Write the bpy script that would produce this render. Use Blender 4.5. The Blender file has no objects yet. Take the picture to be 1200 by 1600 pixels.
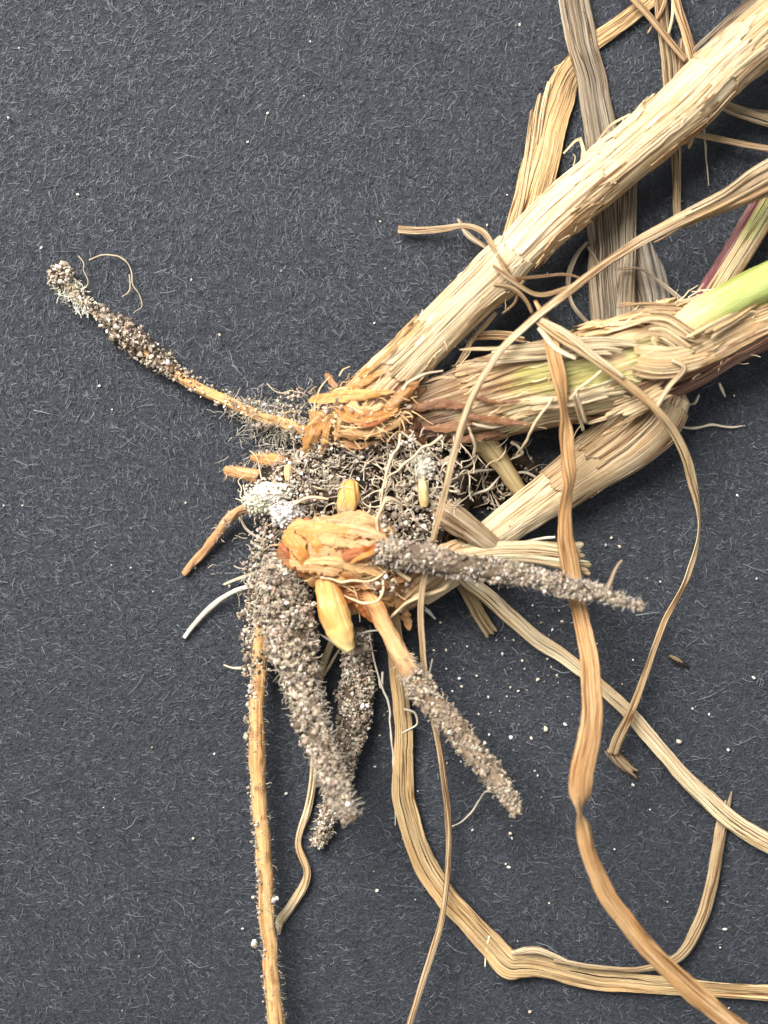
import bpy, math
import numpy as np
from mathutils import Vector

# ------------------------------------------------------------------ units
# photo pixels (1200x1600) are the drawing unit; z is the height above the card
# in the same unit; S turns one unit into metres (the main stem is about 4 mm thick)
S = 5.5e-5
H = 2400.0            # height of the camera above the card
rng = np.random.default_rng(7)

scene = bpy.context.scene
col_ = scene.collection

# ------------------------------------------------------------------ camera
cam_d = bpy.data.cameras.new('camera')
cam = bpy.data.objects.new('camera', cam_d)
col_.objects.link(cam)
cam.location = (0, 0, H * S)
cam.rotation_euler = (0, 0, 0)
cam_d.sensor_fit = 'HORIZONTAL'
cam_d.sensor_width = 36.0
cam_d.lens = 36.0 * H / 1200.0
cam_d.clip_start = 0.002
cam_d.clip_end = 20.0
cam_d.dof.use_dof = True
cam_d.dof.focus_distance = (H - 45) * S
cam_d.dof.aperture_fstop = 20.0
scene.camera = cam

# ------------------------------------------------------------------ light
world = bpy.data.worlds.new('World')
scene.world = world
world.use_nodes = True
bg = world.node_tree.nodes['Background']
bg.inputs['Color'].default_value = (0.93, 0.97, 1.0, 1)
bg.inputs['Strength'].default_value = 0.52

def area_lamp(name, loc, target, size, power, color):
    d = bpy.data.lights.new(name, 'AREA')
    d.shape = 'DISK'
    d.size = size
    d.energy = power
    d.color = color
    o = bpy.data.objects.new(name, d)
    o.location = loc
    o.rotation_euler = (Vector(target) - Vector(loc)).to_track_quat('-Z', 'Y').to_euler()
    col_.objects.link(o)
    return o

area_lamp('window_light', (-0.125, 0.165, 0.24), (0, 0, 0), 0.22, 3.1, (1.0, 0.975, 0.93))

scene.view_settings.view_transform = 'Standard'
scene.view_settings.look = 'None'
scene.view_settings.gamma = 1.0
scene.view_settings.exposure = 0.18

# ------------------------------------------------------------------ numeric helpers
def P(a):
    """pixel x, pixel y, height -> position in drawing units (true place at that height)"""
    a = np.asarray(a, float)
    k = (H - a[..., 2]) / H
    return np.stack([(a[..., 0] - 600) * k, (800 - a[..., 1]) * k, a[..., 2]], -1)

def hash2(ix, iy, seed):
    h = (ix.astype(np.int64) * 374761393 + iy.astype(np.int64) * 668265263 + seed * 974634777) & 0xffffffff
    h = ((h ^ (h >> 13)) * 1274126177) & 0xffffffff
    return ((h ^ (h >> 16)) & 0xffff) / 65535.0

def vn(x, y, seed=0):
    """smooth value noise in -1..1"""
    x, y = np.broadcast_arrays(np.asarray(x, float), np.asarray(y, float))
    ix = np.floor(x); iy = np.floor(y)
    fx = x - ix; fy = y - iy
    fx = fx * fx * (3 - 2 * fx); fy = fy * fy * (3 - 2 * fy)
    a = hash2(ix, iy, seed); b = hash2(ix + 1, iy, seed)
    c = hash2(ix, iy + 1, seed); d = hash2(ix + 1, iy + 1, seed)
    return ((a * (1 - fx) + b * fx) * (1 - fy) + (c * (1 - fx) + d * fx) * fy) * 2 - 1

def sst(a, b, x):
    t = np.clip((np.asarray(x, float) - a) / (b - a), 0, 1)
    return t * t * (3 - 2 * t)

def resample(ctrl, step=4.0, nmin=4):
    """ctrl rows (px,py,z,extra...) -> smooth samples; first three columns become drawing units.
    returns samples, arc length, pixel xy"""
    c = np.array(ctrl, float)
    pix = c[:, :2].copy()
    pos = P(c[:, :3])
    k = (H - c[:, 2]) / H
    c = np.concatenate([pos, c[:, 3:], pix], 1)
    if c.shape[1] > 5:
        c[:, 3] *= k                       # widths shrink with height
    t = np.concatenate([[0], np.cumsum(np.linalg.norm(np.diff(pos, axis=0), axis=1) + 1e-6)])
    n = max(nmin, int(t[-1] / step) + 1)
    m = np.gradient(c, t, axis=0) if len(c) > 2 else np.repeat((c[1:] - c[:1]) / t[-1], 2, 0)
    q = np.linspace(0, t[-1], n)
    i = np.clip(np.searchsorted(t, q, 'right') - 1, 0, len(t) - 2)
    h = (t[i + 1] - t[i]); u = ((q - t[i]) / h)[:, None]; h = h[:, None]
    out = ((2 * u**3 - 3 * u**2 + 1) * c[i] + (u**3 - 2 * u**2 + u) * h * m[i]
           + (-2 * u**3 + 3 * u**2) * c[i + 1] + (u**3 - u**2) * h * m[i + 1])
    return out[:, :-2], q, out[:, -2:]

def frames(p):
    T = np.gradient(p, axis=0)
    T /= np.linalg.norm(T, axis=1)[:, None] + 1e-9
    side = np.cross(T, [0, 0, 1.0])
    l = np.linalg.norm(side, axis=1)[:, None]
    side = np.where(l > 1e-4, side / (l + 1e-9), [1.0, 0, 0])
    nrm = np.cross(side, T)
    return T, side, nrm

class MB:
    """collects quads/tris with uv and colour and builds ONE mesh object"""
    def __init__(self):
        self.v = []; self.q = []; self.t = []; self.uv = []; self.c = []; self.n = 0
    def add(self, v, quads=None, tris=None, uv=None, col=(1, 1, 1)):
        v = np.asarray(v, float).reshape(-1, 3)
        if quads is not None and len(quads): self.q.append(np.asarray(quads).reshape(-1, 4) + self.n)
        if tris is not None and len(tris): self.t.append(np.asarray(tris).reshape(-1, 3) + self.n)
        uv = np.zeros((len(v), 2)) if uv is None else np.asarray(uv, float).reshape(-1, 2)
        c = np.asarray(col, float)
        c = np.tile(c, (len(v), 1)) if c.ndim == 1 else c.reshape(-1, 3)
        self.v.append(v); self.uv.append(uv); self.c.append(c); self.n += len(v)
    def mesh(self, name, smooth=True, origin=None):
        v = np.concatenate(self.v) * S
        if origin is not None: v = v - np.asarray(origin)
        me = bpy.data.meshes.new(name)
        q = np.concatenate(self.q) if self.q else np.zeros((0, 4), int)
        t = np.concatenate(self.t) if self.t else np.zeros((0, 3), int)
        me.vertices.add(len(v)); me.vertices.foreach_set('co', v.astype(np.float32).ravel())
        loops = np.concatenate([q.ravel(), t.ravel()]).astype(np.int32)
        me.loops.add(len(loops)); me.loops.foreach_set('vertex_index', loops)
        nq, nt = len(q), len(t)
        me.polygons.add(nq + nt)
        me.polygons.foreach_set('loop_start', np.concatenate([np.arange(nq) * 4, nq * 4 + np.arange(nt) * 3]).astype(np.int32))
        me.polygons.foreach_set('use_smooth', np.full(nq + nt, smooth))
        uvl = me.uv_layers.new(name='UVMap')
        uvl.data.foreach_set('uv', np.concatenate(self.uv)[loops].astype(np.float32).ravel())
        ca = me.color_attributes.new('Col', 'FLOAT_COLOR', 'POINT')
        c = np.concatenate(self.c)
        ca.data.foreach_set('color', np.concatenate([np.clip(c, 0, 1), np.ones((len(c), 1))], 1).astype(np.float32).ravel())
        me.update(calc_edges=True); me.validate()
        return me
    def build(self, name, mat, parent=None, kind=None, smooth=True, label=None):
        me = self.mesh(name, smooth)
        me.materials.append(mat)
        o = bpy.data.objects.new(name, me)
        col_.objects.link(o)
        if parent is not None:
            o.parent = parent
            o.matrix_parent_inverse = parent.matrix_world.inverted()
        if kind: o['kind'] = kind
        if label: o['label'] = label
        return o

# ------------------------------------------------------------------ materials
class NT:
    def __init__(self, name):
        self.m = bpy.data.materials.new(name); self.m.use_nodes = True
        self.nt = self.m.node_tree; self.nt.nodes.clear()
        self.out = self.nt.nodes.new('ShaderNodeOutputMaterial')
    def n(self, typ, **kw):
        x = self.nt.nodes.new(typ)
        for k, v in kw.items():
            if k.startswith('i_'): x.inputs[k[2:].replace('_', ' ')].default_value = v
            else: setattr(x, k, v)
        return x
    def l(self, a, b): self.nt.links.new(a, b)
    def noise(self, vec, scale, detail=4.0, rough=0.6, sc=(1, 1, 1)):
        m = self.n('ShaderNodeMapping'); m.inputs['Scale'].default_value = sc
        self.l(vec, m.inputs['Vector'])
        x = self.n('ShaderNodeTexNoise'); x.inputs['Scale'].default_value = scale
        x.inputs['Detail'].default_value = detail; x.inputs['Roughness'].default_value = rough
        self.l(m.outputs[0], x.inputs['Vector']); return x.outputs[0]
    def rng(self, v, a, b, c, d):
        x = self.n('ShaderNodeMapRange'); x.inputs[1].default_value = a; x.inputs[2].default_value = b
        x.inputs[3].default_value = c; x.inputs[4].default_value = d
        self.l(v, x.inputs[0]); return x.outputs[0]
    def mix(self, fac, a, b, mode='MIX'):
        x = self.n('ShaderNodeMix', data_type='RGBA', blend_type=mode)
        for s, val in ((0, fac), (6, a), (7, b)):
            if isinstance(val, (int, float)): x.inputs[s].default_value = val
            elif isinstance(val, tuple): x.inputs[s].default_value = (*val, 1)
            else: self.l(val, x.inputs[s])
        return x.outputs[2]
    def math(self, op, a, b):
        x = self.n('ShaderNodeMath', operation=op)
        for s, val in ((0, a), (1, b)):
            if isinstance(val, (int, float)): x.inputs[s].default_value = val
            else: self.l(val, x.inputs[s])
        return x.outputs[0]

def fibre_mat(name, rough=0.5, spec=0.4, trans=0.0, alpha=1.0, streak=1.0, bump=0.7, specks=1.0, sss=0.0, lf=0.105, lite_=1.0):
    """dry grass: long streaks down the piece, mottling, specks; colour from the piece itself"""
    g = NT(name)
    uv = g.n('ShaderNodeUVMap').outputs[0]
    base = g.n('ShaderNodeAttribute', attribute_name='Col').outputs[0]
    s1 = g.noise(uv, 1.0, 4, 0.6, (0.22, 0.0028, 1))
    s2 = g.noise(uv, 1.0, 3, 0.6, (0.70, 0.006, 1))
    s3 = g.noise(uv, 1.0, 5, 0.65, (0.03, 0.008, 1))
    s4 = g.noise(uv, 1.0, 3, 0.6, (0.16, 0.12, 1))
    s5 = g.noise(uv, 1.0, 2, 0.5, (lf, lf / 60, 1))
    s6 = g.noise(uv, 1.0, 2, 0.5, (0.03, 0.004, 1))
    dark = g.math('MULTIPLY', g.rng(s1, 0.40, 0.60, 1.0, 0.0), 0.62 * streak)
    c = g.mix(dark, base, g.mix(1.0, base, (0.68, 0.56, 0.43), 'MULTIPLY'))
    fine = g.math('MULTIPLY', g.rng(s2, 0.42, 0.58, 1.0, 0.0), 0.50 * streak)
    c = g.mix(fine, c, g.mix(1.0, c, (0.62, 0.50, 0.38), 'MULTIPLY'))
    lite = g.math('MULTIPLY', g.rng(s2, 0.52, 0.70, 0.0, 1.0), 0.55 * streak * lite_)
    c = g.mix(lite, c, g.mix(0.6, c, (0.97, 0.88, 0.68)))
    # thin dark grooves running with the grain, broken up along the piece
    ab = g.n('ShaderNodeMath', operation='ABSOLUTE'); g.l(g.math('SUBTRACT', s5, 0.5), ab.inputs[0])
    line = g.math('MULTIPLY', g.rng(ab.outputs[0], 0.008, 0.032, 1.0, 0.0), g.rng(s6, 0.36, 0.52, 0.0, 0.95 * streak))
    c = g.mix(line, c, g.mix(1.0, c, (0.30, 0.17, 0.08), 'MULTIPLY'))
    c = g.mix(g.rng(s3, 0.46, 0.68, 0.0, 0.6), c, g.mix(1.0, c, (0.84, 0.64, 0.42), 'MULTIPLY'))
    c = g.mix(g.math('MULTIPLY', g.rng(s4, 0.68, 0.73, 0.0, 0.75), specks), c, (0.07, 0.04, 0.02))
    p = g.n('ShaderNodeBsdfPrincipled')
    g.l(c, p.inputs['Base Color'])
    g.l(g.rng(s2, 0.3, 0.7, rough + 0.12, rough - 0.08), p.inputs['Roughness'])
    p.inputs['Specular IOR Level'].default_value = spec
    if sss:
        p.inputs['Subsurface Weight'].default_value = sss
        p.inputs['Subsurface Radius'].default_value = (1.0, 0.6, 0.3)
        p.inputs['Subsurface Scale'].default_value = 0.0006
    h = g.math('SUBTRACT', g.math('ADD', g.math('MULTIPLY', s1, 1.3), s2), g.math('MULTIPLY', line, 0.5))
    b = g.n('ShaderNodeBump'); b.inputs['Strength'].default_value = bump
    b.inputs['Distance'].default_value = 5.0 * S
    g.l(h, b.inputs['Height']); g.l(b.outputs[0], p.inputs['Normal'])
    sh = p.outputs[0]
    if trans:
        t = g.n('ShaderNodeBsdfTranslucent'); g.l(c, t.inputs['Color'])
        m = g.n('ShaderNodeMixShader'); m.inputs[0].default_value = trans
        g.l(sh, m.inputs[1]); g.l(t.outputs[0], m.inputs[2]); sh = m.outputs[0]
    if alpha < 1:
        t = g.n('ShaderNodeBsdfTransparent')
        m = g.n('ShaderNodeMixShader')
        g.l(g.rng(s1, 0.35, 0.65, max(alpha - 0.25, 0), min(alpha + 0.2, 1)), m.inputs[0])
        g.l(t.outputs[0], m.inputs[1]); g.l(sh, m.inputs[2]); sh = m.outputs[0]
    g.l(sh, g.out.inputs['Surface'])
    return g.m

def attr_mat(name, rough=0.5, spec=0.5, noise_amt=0.5, nscale=12000, bump=0.0, sss=0.0):
    g = NT(name)
    base = g.n('ShaderNodeAttribute', attribute_name='Col').outputs[0]
    oc = g.n('ShaderNodeTexCoord').outputs['Object']
    s = g.noise(oc, nscale, 4, 0.6)
    c = g.mix(g.rng(s, 0.35, 0.65, noise_amt, 0.0), base, g.mix(1.0, base, (0.42, 0.33, 0.25), 'MULTIPLY'))
    p = g.n('ShaderNodeBsdfPrincipled')
    g.l(c, p.inputs['Base Color'])
    p.inputs['Roughness'].default_value = rough
    p.inputs['Specular IOR Level'].default_value = spec
    if sss:
        p.inputs['Subsurface Weight'].default_value = sss
        p.inputs['Subsurface Radius'].default_value = (1.0, 0.6, 0.3)
        p.inputs['Subsurface Scale'].default_value = 0.0005
    if bump:
        b = g.n('ShaderNodeBump'); b.inputs['Strength'].default_value = bump
        b.inputs['Distance'].default_value = 4 * S
        g.l(s, b.inputs['Height']); g.l(b.outputs[0], p.inputs['Normal'])
    g.l(p.outputs[0], g.out.inputs['Surface'])
    return g.m

M_STEM = fibre_mat('dry_stem', rough=0.42, spec=0.5, bump=0.8)
M_BLADE = fibre_mat('dry_leaf', rough=0.5, spec=0.4, trans=0.18, bump=0.9, lf=0.17)
M_GREYBLADE = fibre_mat('thin_grey_leaf', rough=0.5, spec=0.35, trans=0.15, alpha=0.84, bump=0.9, specks=0.3, lf=0.2)
M_MEMBRANE = fibre_mat('clear_membrane', rough=0.45, spec=0.35, trans=0.1, alpha=0.30, bump=0.4, specks=0.0)
M_ROOT = fibre_mat('root_skin', rough=0.55, spec=0.35, streak=0.6, bump=0.5, specks=1.0, sss=0.15)
M_BUD = fibre_mat('bud_skin', rough=0.40, spec=0.45, streak=0.28, bump=0.5, specks=1.0, sss=0.5)
M_SCALE = fibre_mat('papery_scale', rough=0.30, spec=0.6, trans=0.2, streak=0.35, bump=0.55, specks=0.9, lf=0.15, lite_=0.9, sss=0.3)
M_SAND = attr_mat('sand_grains', rough=0.6, spec=0.22, noise_amt=0.35, nscale=20000)
M_SOIL = attr_mat('dark_soil', rough=0.9, spec=0.15, noise_amt=0.7, nscale=6000, bump=0.8)
M_HAIR = attr_mat('fine_fibre', rough=0.5, spec=0.4, noise_amt=0.2, nscale=8000)
M_MOULD = attr_mat('white_mould', rough=0.8, spec=0.2, noise_amt=0.15, nscale=9000, sss=0.2)

def card_mat():
    g = NT('black_card')
    oc = g.n('ShaderNodeTexCoord').outputs['Object']
    a = g.noise(oc, 3200, 5, 0.7)
    w = g.noise(oc, 9000, 3, 0.6, (1.0, 0.45, 1))
    big = g.noise(oc, 60, 3, 0.5)
    c = g.mix(g.rng(a, 0.36, 0.66, 0, 1), (0.021, 0.024, 0.031), (0.052, 0.058, 0.072))
    c = g.mix(g.rng(big, 0.35, 0.65, 0, 0.3), c, (0.026, 0.029, 0.037))
    p = g.n('ShaderNodeBsdfPrincipled')
    g.l(c, p.inputs['Base Color'])
    p.inputs['Roughness'].default_value = 0.5
    p.inputs['Specular IOR Level'].default_value = 0.5
    b = g.n('ShaderNodeBump'); b.inputs['Strength'].default_value = 1.0
    b.inputs['Distance'].default_value = 6 * S
    crease = g.noise(oc, 1.0, 3, 0.55, (28, 420, 1))
    g.l(g.math('ADD', g.math('ADD', a, g.math('MULTIPLY', w, 0.8)), g.math('MULTIPLY', crease, 0.9)), b.inputs['Height'])
    g.l(b.outputs[0], p.inputs['Normal'])
    g.l(p.outputs[0], g.out.inputs['Surface'])
    return g.m

# ------------------------------------------------------------------ shape builders
def slab(mb, top, nrm, thick, uv, col, flip=False):
    """closed thin sheet from a grid (n,m,3)"""
    n, m = top.shape[:2]
    bot = top - nrm * thick
    idx = np.arange(n * m).reshape(n, m)
    a, b, c, d = idx[:-1, :-1], idx[1:, :-1], idx[1:, 1:], idx[:-1, 1:]
    q1 = np.stack([a, d, c, b], -1).reshape(-1, 4)
    q2 = np.stack([a, b, c, d], -1).reshape(-1, 4) + n * m
    rim = np.concatenate([idx[:, 0], idx[-1, 1:], idx[-2::-1, -1], idx[0, -2:0:-1]])
    nx = np.roll(rim, -1)
    q3 = np.stack([rim, rim + n * m, nx + n * m, nx], -1)[:, ::-1]
    col = np.broadcast_to(np.asarray(col, float), (n, m, 3)).reshape(-1, 3)
    mb.add(np.concatenate([top.reshape(-1, 3), bot.reshape(-1, 3)]),
           quads=np.concatenate([q1, q2, q3]), uv=np.concatenate([uv.reshape(-1, 2)] * 2),
           col=np.concatenate([col, col]))

_seed = [100]
def nseed():
    _seed[0] += 1
    return _seed[0]

def blade(mb, ctrl, col, strips=1, nx=7, curl=0.12, thick=0.9, vein=0.7, fray=(0, 0), spread=0.0,
          tip=(0.0, 0.0), wob=0.06, tilt=0.0, colfn=None, step=4.0, gap=0.0, rag=0.0, crump=0.0):
    """long leaf: rows (px, py, z, width, twist degrees). Several strips make a split or frayed leaf."""
    ctrl = [tuple(r) + (0,) * (5 - len(r)) for r in ctrl]
    s, arc, pix = resample(ctrl, step)
    n = len(s); L = arc[-1]; t0 = arc / L
    sd = nseed(); r = np.random.default_rng(sd)
    amp = np.minimum(s[:, 3] * 0.07, 2.2) * np.clip(np.minimum(arc, L - arc) / 20, 0, 1)
    s[:, 0] += amp * (vn(arc * .022, .2, sd + 40) + .12 * vn(arc * .09, .9, sd + 41)); s[:, 1] += amp * (vn(arc * .022, 3.2, sd + 42) + .12 * vn(arc * .09, 5.9, sd + 43))
    off = r.uniform(0, 4000, 2)
    for i in range(strips):
        a, b = i / strips - 0.5, (i + 1) / strips - 0.5
        f0 = fray[0] * r.uniform(0, 1) * 0.9 if strips > 1 else 0
        f1 = fray[1] * r.uniform(0, 1) * 0.9 if strips > 1 else 0
        k0, k1 = int(f0 * n), max(int((1 - f1) * n), int(f0 * n) + 4)
        sl = slice(k0, min(k1, n))
        ss = s[sl]
        if len(ss) < 4: continue
        t = t0[sl]; ar = arc[sl]
        T, side, nrm = frames(ss[:, :3])
        tw = np.radians(ss[:, 4] + r.normal(0, tilt) + 13 * vn(ar * .011, 8.1, sd + 50))[:, None]
        sd2 = side * np.cos(tw) + nrm * np.sin(tw)
        nr2 = -side * np.sin(tw) + nrm * np.cos(tw)
        w = ss[:, 3] * (1 + wob * (1.4 * vn(ar * 0.02, 0.5, sd) + .25 * vn(ar * .09, 2.5, sd + 44)))
        x = np.linspace(a, b, nx if strips == 1 else max(3, nx // 2))
        mid = (a + b) / 2
        lt = np.linspace(0, 1, len(ss))
        tap = np.ones(len(ss))
        e0 = tip[0] if not fray[0] else max(tip[0], 0.02 * r.uniform(.2, 1.6)); e1 = tip[1] if not fray[1] else max(tip[1], 0.02 * r.uniform(.2, 1.6))
        if e0: tap *= np.clip(lt / e0, 0.12, 1) ** 0.6
        if e1: tap *= np.clip((1 - lt) / e1, 0.12, 1) ** 0.6
        dirn = mid * 2 + r.normal(0, 0.35)
        lat = np.zeros(len(ss)); up = np.zeros(len(ss))
        if fray[1]: lat += dirn * spread * sst(1 - fray[1] * 1.6, 1, t) ** 2; up += r.normal(0, 0.35) * spread * sst(1 - fray[1] * 1.6, 1, t) ** 2
        if fray[0]: lat += dirn * spread * sst(fray[0] * 1.6, 0, t) ** 2; up += r.normal(0, 0.35) * spread * sst(fray[0] * 1.6, 0, t) ** 2
        lat += vn(ar * 0.012, i * 3.3, sd + 5) * gap * 2.2 * w / strips
        open_ = 1.06 - (gap * 3.0) * sst(0.1, 0.7, vn(ar * 0.010, i * 5.1, sd + 6))
        xx = (mid + (x[None, :] - mid) * (tap * (open_ if strips > 1 else 1))[:, None])
        if rag:
            eL = np.abs(vn(ar * 0.07, 0.3, sd + 21)) + 0.6 * np.abs(vn(ar * 0.21, 1.3, sd + 22))
            eR = np.abs(vn(ar * 0.07, 5.3, sd + 23)) + 0.6 * np.abs(vn(ar * 0.21, 6.3, sd + 24))
            xx = mid + (xx - mid) * (1 - rag * np.where(x[None] < mid, eL[:, None], eR[:, None]))
        lx = xx * w[:, None] + lat[:, None]
        hz = (curl * (0.55 + 0.9 * vn(ar * .013, 6.6, sd + 70)))[:, None] * w[:, None] * (1 - 4 * xx**2) + .10 * w[:, None] * xx * vn(ar * .02, 2.6, sd + 71)[:, None] + vein * vn(xx * w[:, None] * 0.22 + 30, ar[:, None] * 0.006, sd + 1) \
            + vein * 1.0 * vn(xx * 2 + 7, ar[:, None] * 0.022, sd + 2) + up[:, None]
        if crump: hz = hz + crump * vn(xx * w[:, None] * .09 + 40, ar[:, None] * .07, sd + 30) + crump * .5 * vn(xx * w[:, None] * .2, ar[:, None] * .18, sd + 31)
        if strips > 1: hz += r.normal(0, 0.5)
        pos = ss[:, None, :3] + sd2[:, None] * lx[..., None] + nr2[:, None] * hz[..., None]
        # surface normal from the grid
        gu = np.gradient(pos, axis=0); gv = np.gradient(pos, axis=1)
        nn = np.cross(gv, gu); nn /= np.linalg.norm(nn, axis=2)[..., None] + 1e-9
        s_ = np.sign((nn * nr2[:, None]).sum(-1, keepdims=True)); nn *= np.where(s_ == 0, 1, s_)
        uv = np.stack([lx + off[0] + 0 * lat[:, None], np.broadcast_to(ar[:, None] + off[1], lx.shape)], -1)
        if colfn is not None: cc = colfn(xx, t[:, None] + 0 * xx)
        else: cc = np.broadcast_to(np.asarray(col, float), lx.shape + (3,))
        cc = cc * (1 + 0.10 * r.normal() * (strips > 1)) * (1 + 0.12 * vn(ar * 0.012, 3.7, sd + 9))[:, None, None]
        slab(mb, pos, nn, thick, uv, np.clip(cc, 0, 1))

def tube(mb, ctrl, col, nseg=32, ridge=0.0, nridge=18, bump=0.0, bfreq=0.05, flat=1.0, colfn=None,
         step=4.0, caps=(0.5, 0.5), vfreq=0.004):
    """round piece: rows (px, py, z, diameter)"""
    s, arc, pix = resample([tuple(r)[:4] for r in ctrl], step)
    sd = nseed(); r = np.random.default_rng(sd); off = r.uniform(0, 4000, 2)
    amp = np.minimum(s[:, 3] * .09, 1.8) * (s[:, 3] < 40); s[:, 0] += amp * vn(arc * .03, .7, sd + 60); s[:, 1] += amp * vn(arc * .03, 4.7, sd + 61)
    s[:, 3] *= 1 + .10 * (s[:, 3] < 40) * vn(arc * .025, 9.7, sd + 62)
    T, side, nrm = frames(s[:, :3])
    n = len(s); th = np.linspace(0, 2 * np.pi, nseg + 1)
    R = np.maximum(s[:, 3], 0.2) / 2
    t = arc / arc[-1]
    cs, sn = np.cos(th), np.sin(th)
    rr = R[:, None] * np.ones_like(th)[None]
    if ridge:
        rr = rr * (1 + ridge * (vn(cs[None] * nridge / 6 + 20, sn[None] * nridge / 6 + arc[:, None] * vfreq, sd)))
        rr = rr * (1 + ridge * 0.8 * vn(np.minimum(th, 2 * np.pi - th)[None] * nridge / 3.1, arc[:, None] * vfreq * 1.3 + 9, sd + 4))
    if bump:
        rr = rr + bump * vn((cs * 2)[None] * R[:, None] * bfreq * 1.5 + arc[:, None] * bfreq, (sn * 2)[None] * R[:, None] * bfreq * 1.5 - arc[:, None] * bfreq * 0.6, sd + 2)
        rr = rr + bump * 0.5 * vn((cs * 2)[None] * R[:, None] * bfreq * 3 + arc[:, None] * bfreq * 2.2, (sn * 2)[None] * R[:, None] * bfreq * 3 + 5, sd + 3)
    rr[:, -1] = rr[:, 0]
    pos = s[:, None, :3] + side[:, None] * (rr * cs)[..., None] + nrm[:, None] * (rr * sn * flat)[..., None]
    uv = np.stack([np.broadcast_to(th[None] * R.mean() + off[0], rr.shape), np.broadcast_to(arc[:, None] + off[1], rr.shape)], -1)
    if colfn is not None:
        cc = colfn(np.broadcast_to(th[None], rr.shape), np.broadcast_to(t[:, None], rr.shape),
                   600 + pos[..., 0] * H / (H - pos[..., 2]), 800 - pos[..., 1] * H / (H - pos[..., 2]))
    else: cc = np.broadcast_to(np.asarray(col, float), rr.shape + (3,))
    m = nseg + 1
    idx = np.arange(n * m).reshape(n, m)
    a, b, c, d = idx[:-1, :-1], idx[1:, :-1], idx[1:, 1:], idx[:-1, 1:]
    mb.add(pos, quads=np.stack([a, d, c, b], -1)[..., ::-1].reshape(-1, 4), uv=uv, col=cc)
    for e, cp, sg in ((0, caps[0], -1), (n - 1, caps[1], 1)):
        ctr = s[e, :3] + T[e] * sg * R[e] * cp
        ring = pos[e]; mid = (ring + ctr) / 2 + T[e] * sg * R[e] * cp * 0.28
        vv = np.concatenate([ring, mid, ctr[None]])
        k = np.arange(nseg)
        q = np.stack([k, k + 1, k + 1 + m, k + m], -1); tr = np.stack([k + m, k + 1 + m, np.full(nseg, 2 * m)], -1)
        if sg < 0: q = q[:, ::-1]; tr = tr[:, ::-1]
        cce = np.concatenate([cc[e], cc[e], cc[e][:1]])
        mb.add(vv, quads=q, tris=tr, uv=np.concatenate([uv[e], uv[e] + [0, R[e] * 0.5], uv[e][:1] + [0, R[e]]]), col=cce)

def shell(mb, ctrl, th0, th1, t0, t1, off, col, jag=0.0, edge=0.0, thick=1.8, flat=1.0, vein=0.9, nth=28, step=4.0, njag=9, lift=0.0, colfn=None):
    """a sheath that wraps part of a stem: same rows as the stem, angles in degrees (90 = up)"""
    s, arc, pix = resample([tuple(r)[:4] for r in ctrl], step)
    T, side, nrm = frames(s[:, :3])
    sd = nseed(); r = np.random.default_rng(sd); uo = r.uniform(0, 4000, 2)
    L = arc[-1]; n = max(8, int((t1 - t0) * L / step))
    a = np.linspace(0, 1, nth)
    j0 = jag * (np.abs(vn(a * njag, 0.3, sd)) + 0.5 * np.abs(vn(a * njag * 3, 0.7, sd + 1)))
    j1 = jag * (np.abs(vn(a * njag, 4.3, sd)) + 0.5 * np.abs(vn(a * njag * 3, 8.7, sd + 1)))
    k = np.linspace(0, 1, n)[:, None]
    tt = (t0 + j0)[None] * (1 - k) + (t1 - j1)[None] * k
    e0 = edge * vn(tt * L * 0.008, 2.2, sd + 3) + edge * 0.18 * vn(tt * L * 0.05, 4.2, sd + 3)
    e1 = edge * vn(tt * L * 0.008, 7.2, sd + 3) + edge * 0.18 * vn(tt * L * 0.05, 9.2, sd + 3)
    th = np.radians((th0 + e0) * (1 - a)[None] + (th1 + e1) * a[None])
    f = np.clip(tt, 0, 1) * (len(s) - 1); i = np.clip(f.astype(int), 0, len(s) - 2); u = (f - i)[..., None]
    lerp = lambda A: A[i] * (1 - u) + A[i + 1] * u
    C = lerp(s[:, :3]); R = lerp(s[:, 3:4]) / 2; Sd = lerp(side); Nm = lerp(nrm)
    rad = R[..., 0] + off + vein * vn(a[None] * nth * 0.55, tt * L * 0.007, sd + 6) + vein * 1.2 * vn(a[None] * 5, tt * L * 0.012, sd + 7)
    rad = rad + lift * (1 - sst(0, 0.16, k)) + lift * sst(0.84, 1, k)
    rad = rad + lift * 0.7 * ((np.abs(a - 0.5) * 2) ** 6)[None]
    dirv = Sd * np.cos(th)[..., None] + Nm * (np.sin(th) * flat)[..., None]
    pos = C + dirv * rad[..., None]
    uv = np.stack([np.degrees(th) * 0.6 + uo[0], tt * L + uo[1]], -1)
    if colfn is not None:
        cc = colfn(th, tt, 600 + pos[..., 0] * H / (H - pos[..., 2]), 800 - pos[..., 1] * H / (H - pos[..., 2]))
    else: cc = np.broadcast_to(np.asarray(col, float), pos.shape)
    cc = cc * (1 + 0.12 * vn(a * 6, 1.5, sd + 8))[None, :, None]
    slab(mb, pos, dirv / (np.linalg.norm(dirv, axis=-1, keepdims=True) + 1e-9), thick, uv, np.clip(cc, 0, 1))

class Each:
    """target for threads(): every path becomes a rootlet object of its own"""
    def __init__(self, parent): self.parent = parent

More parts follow.
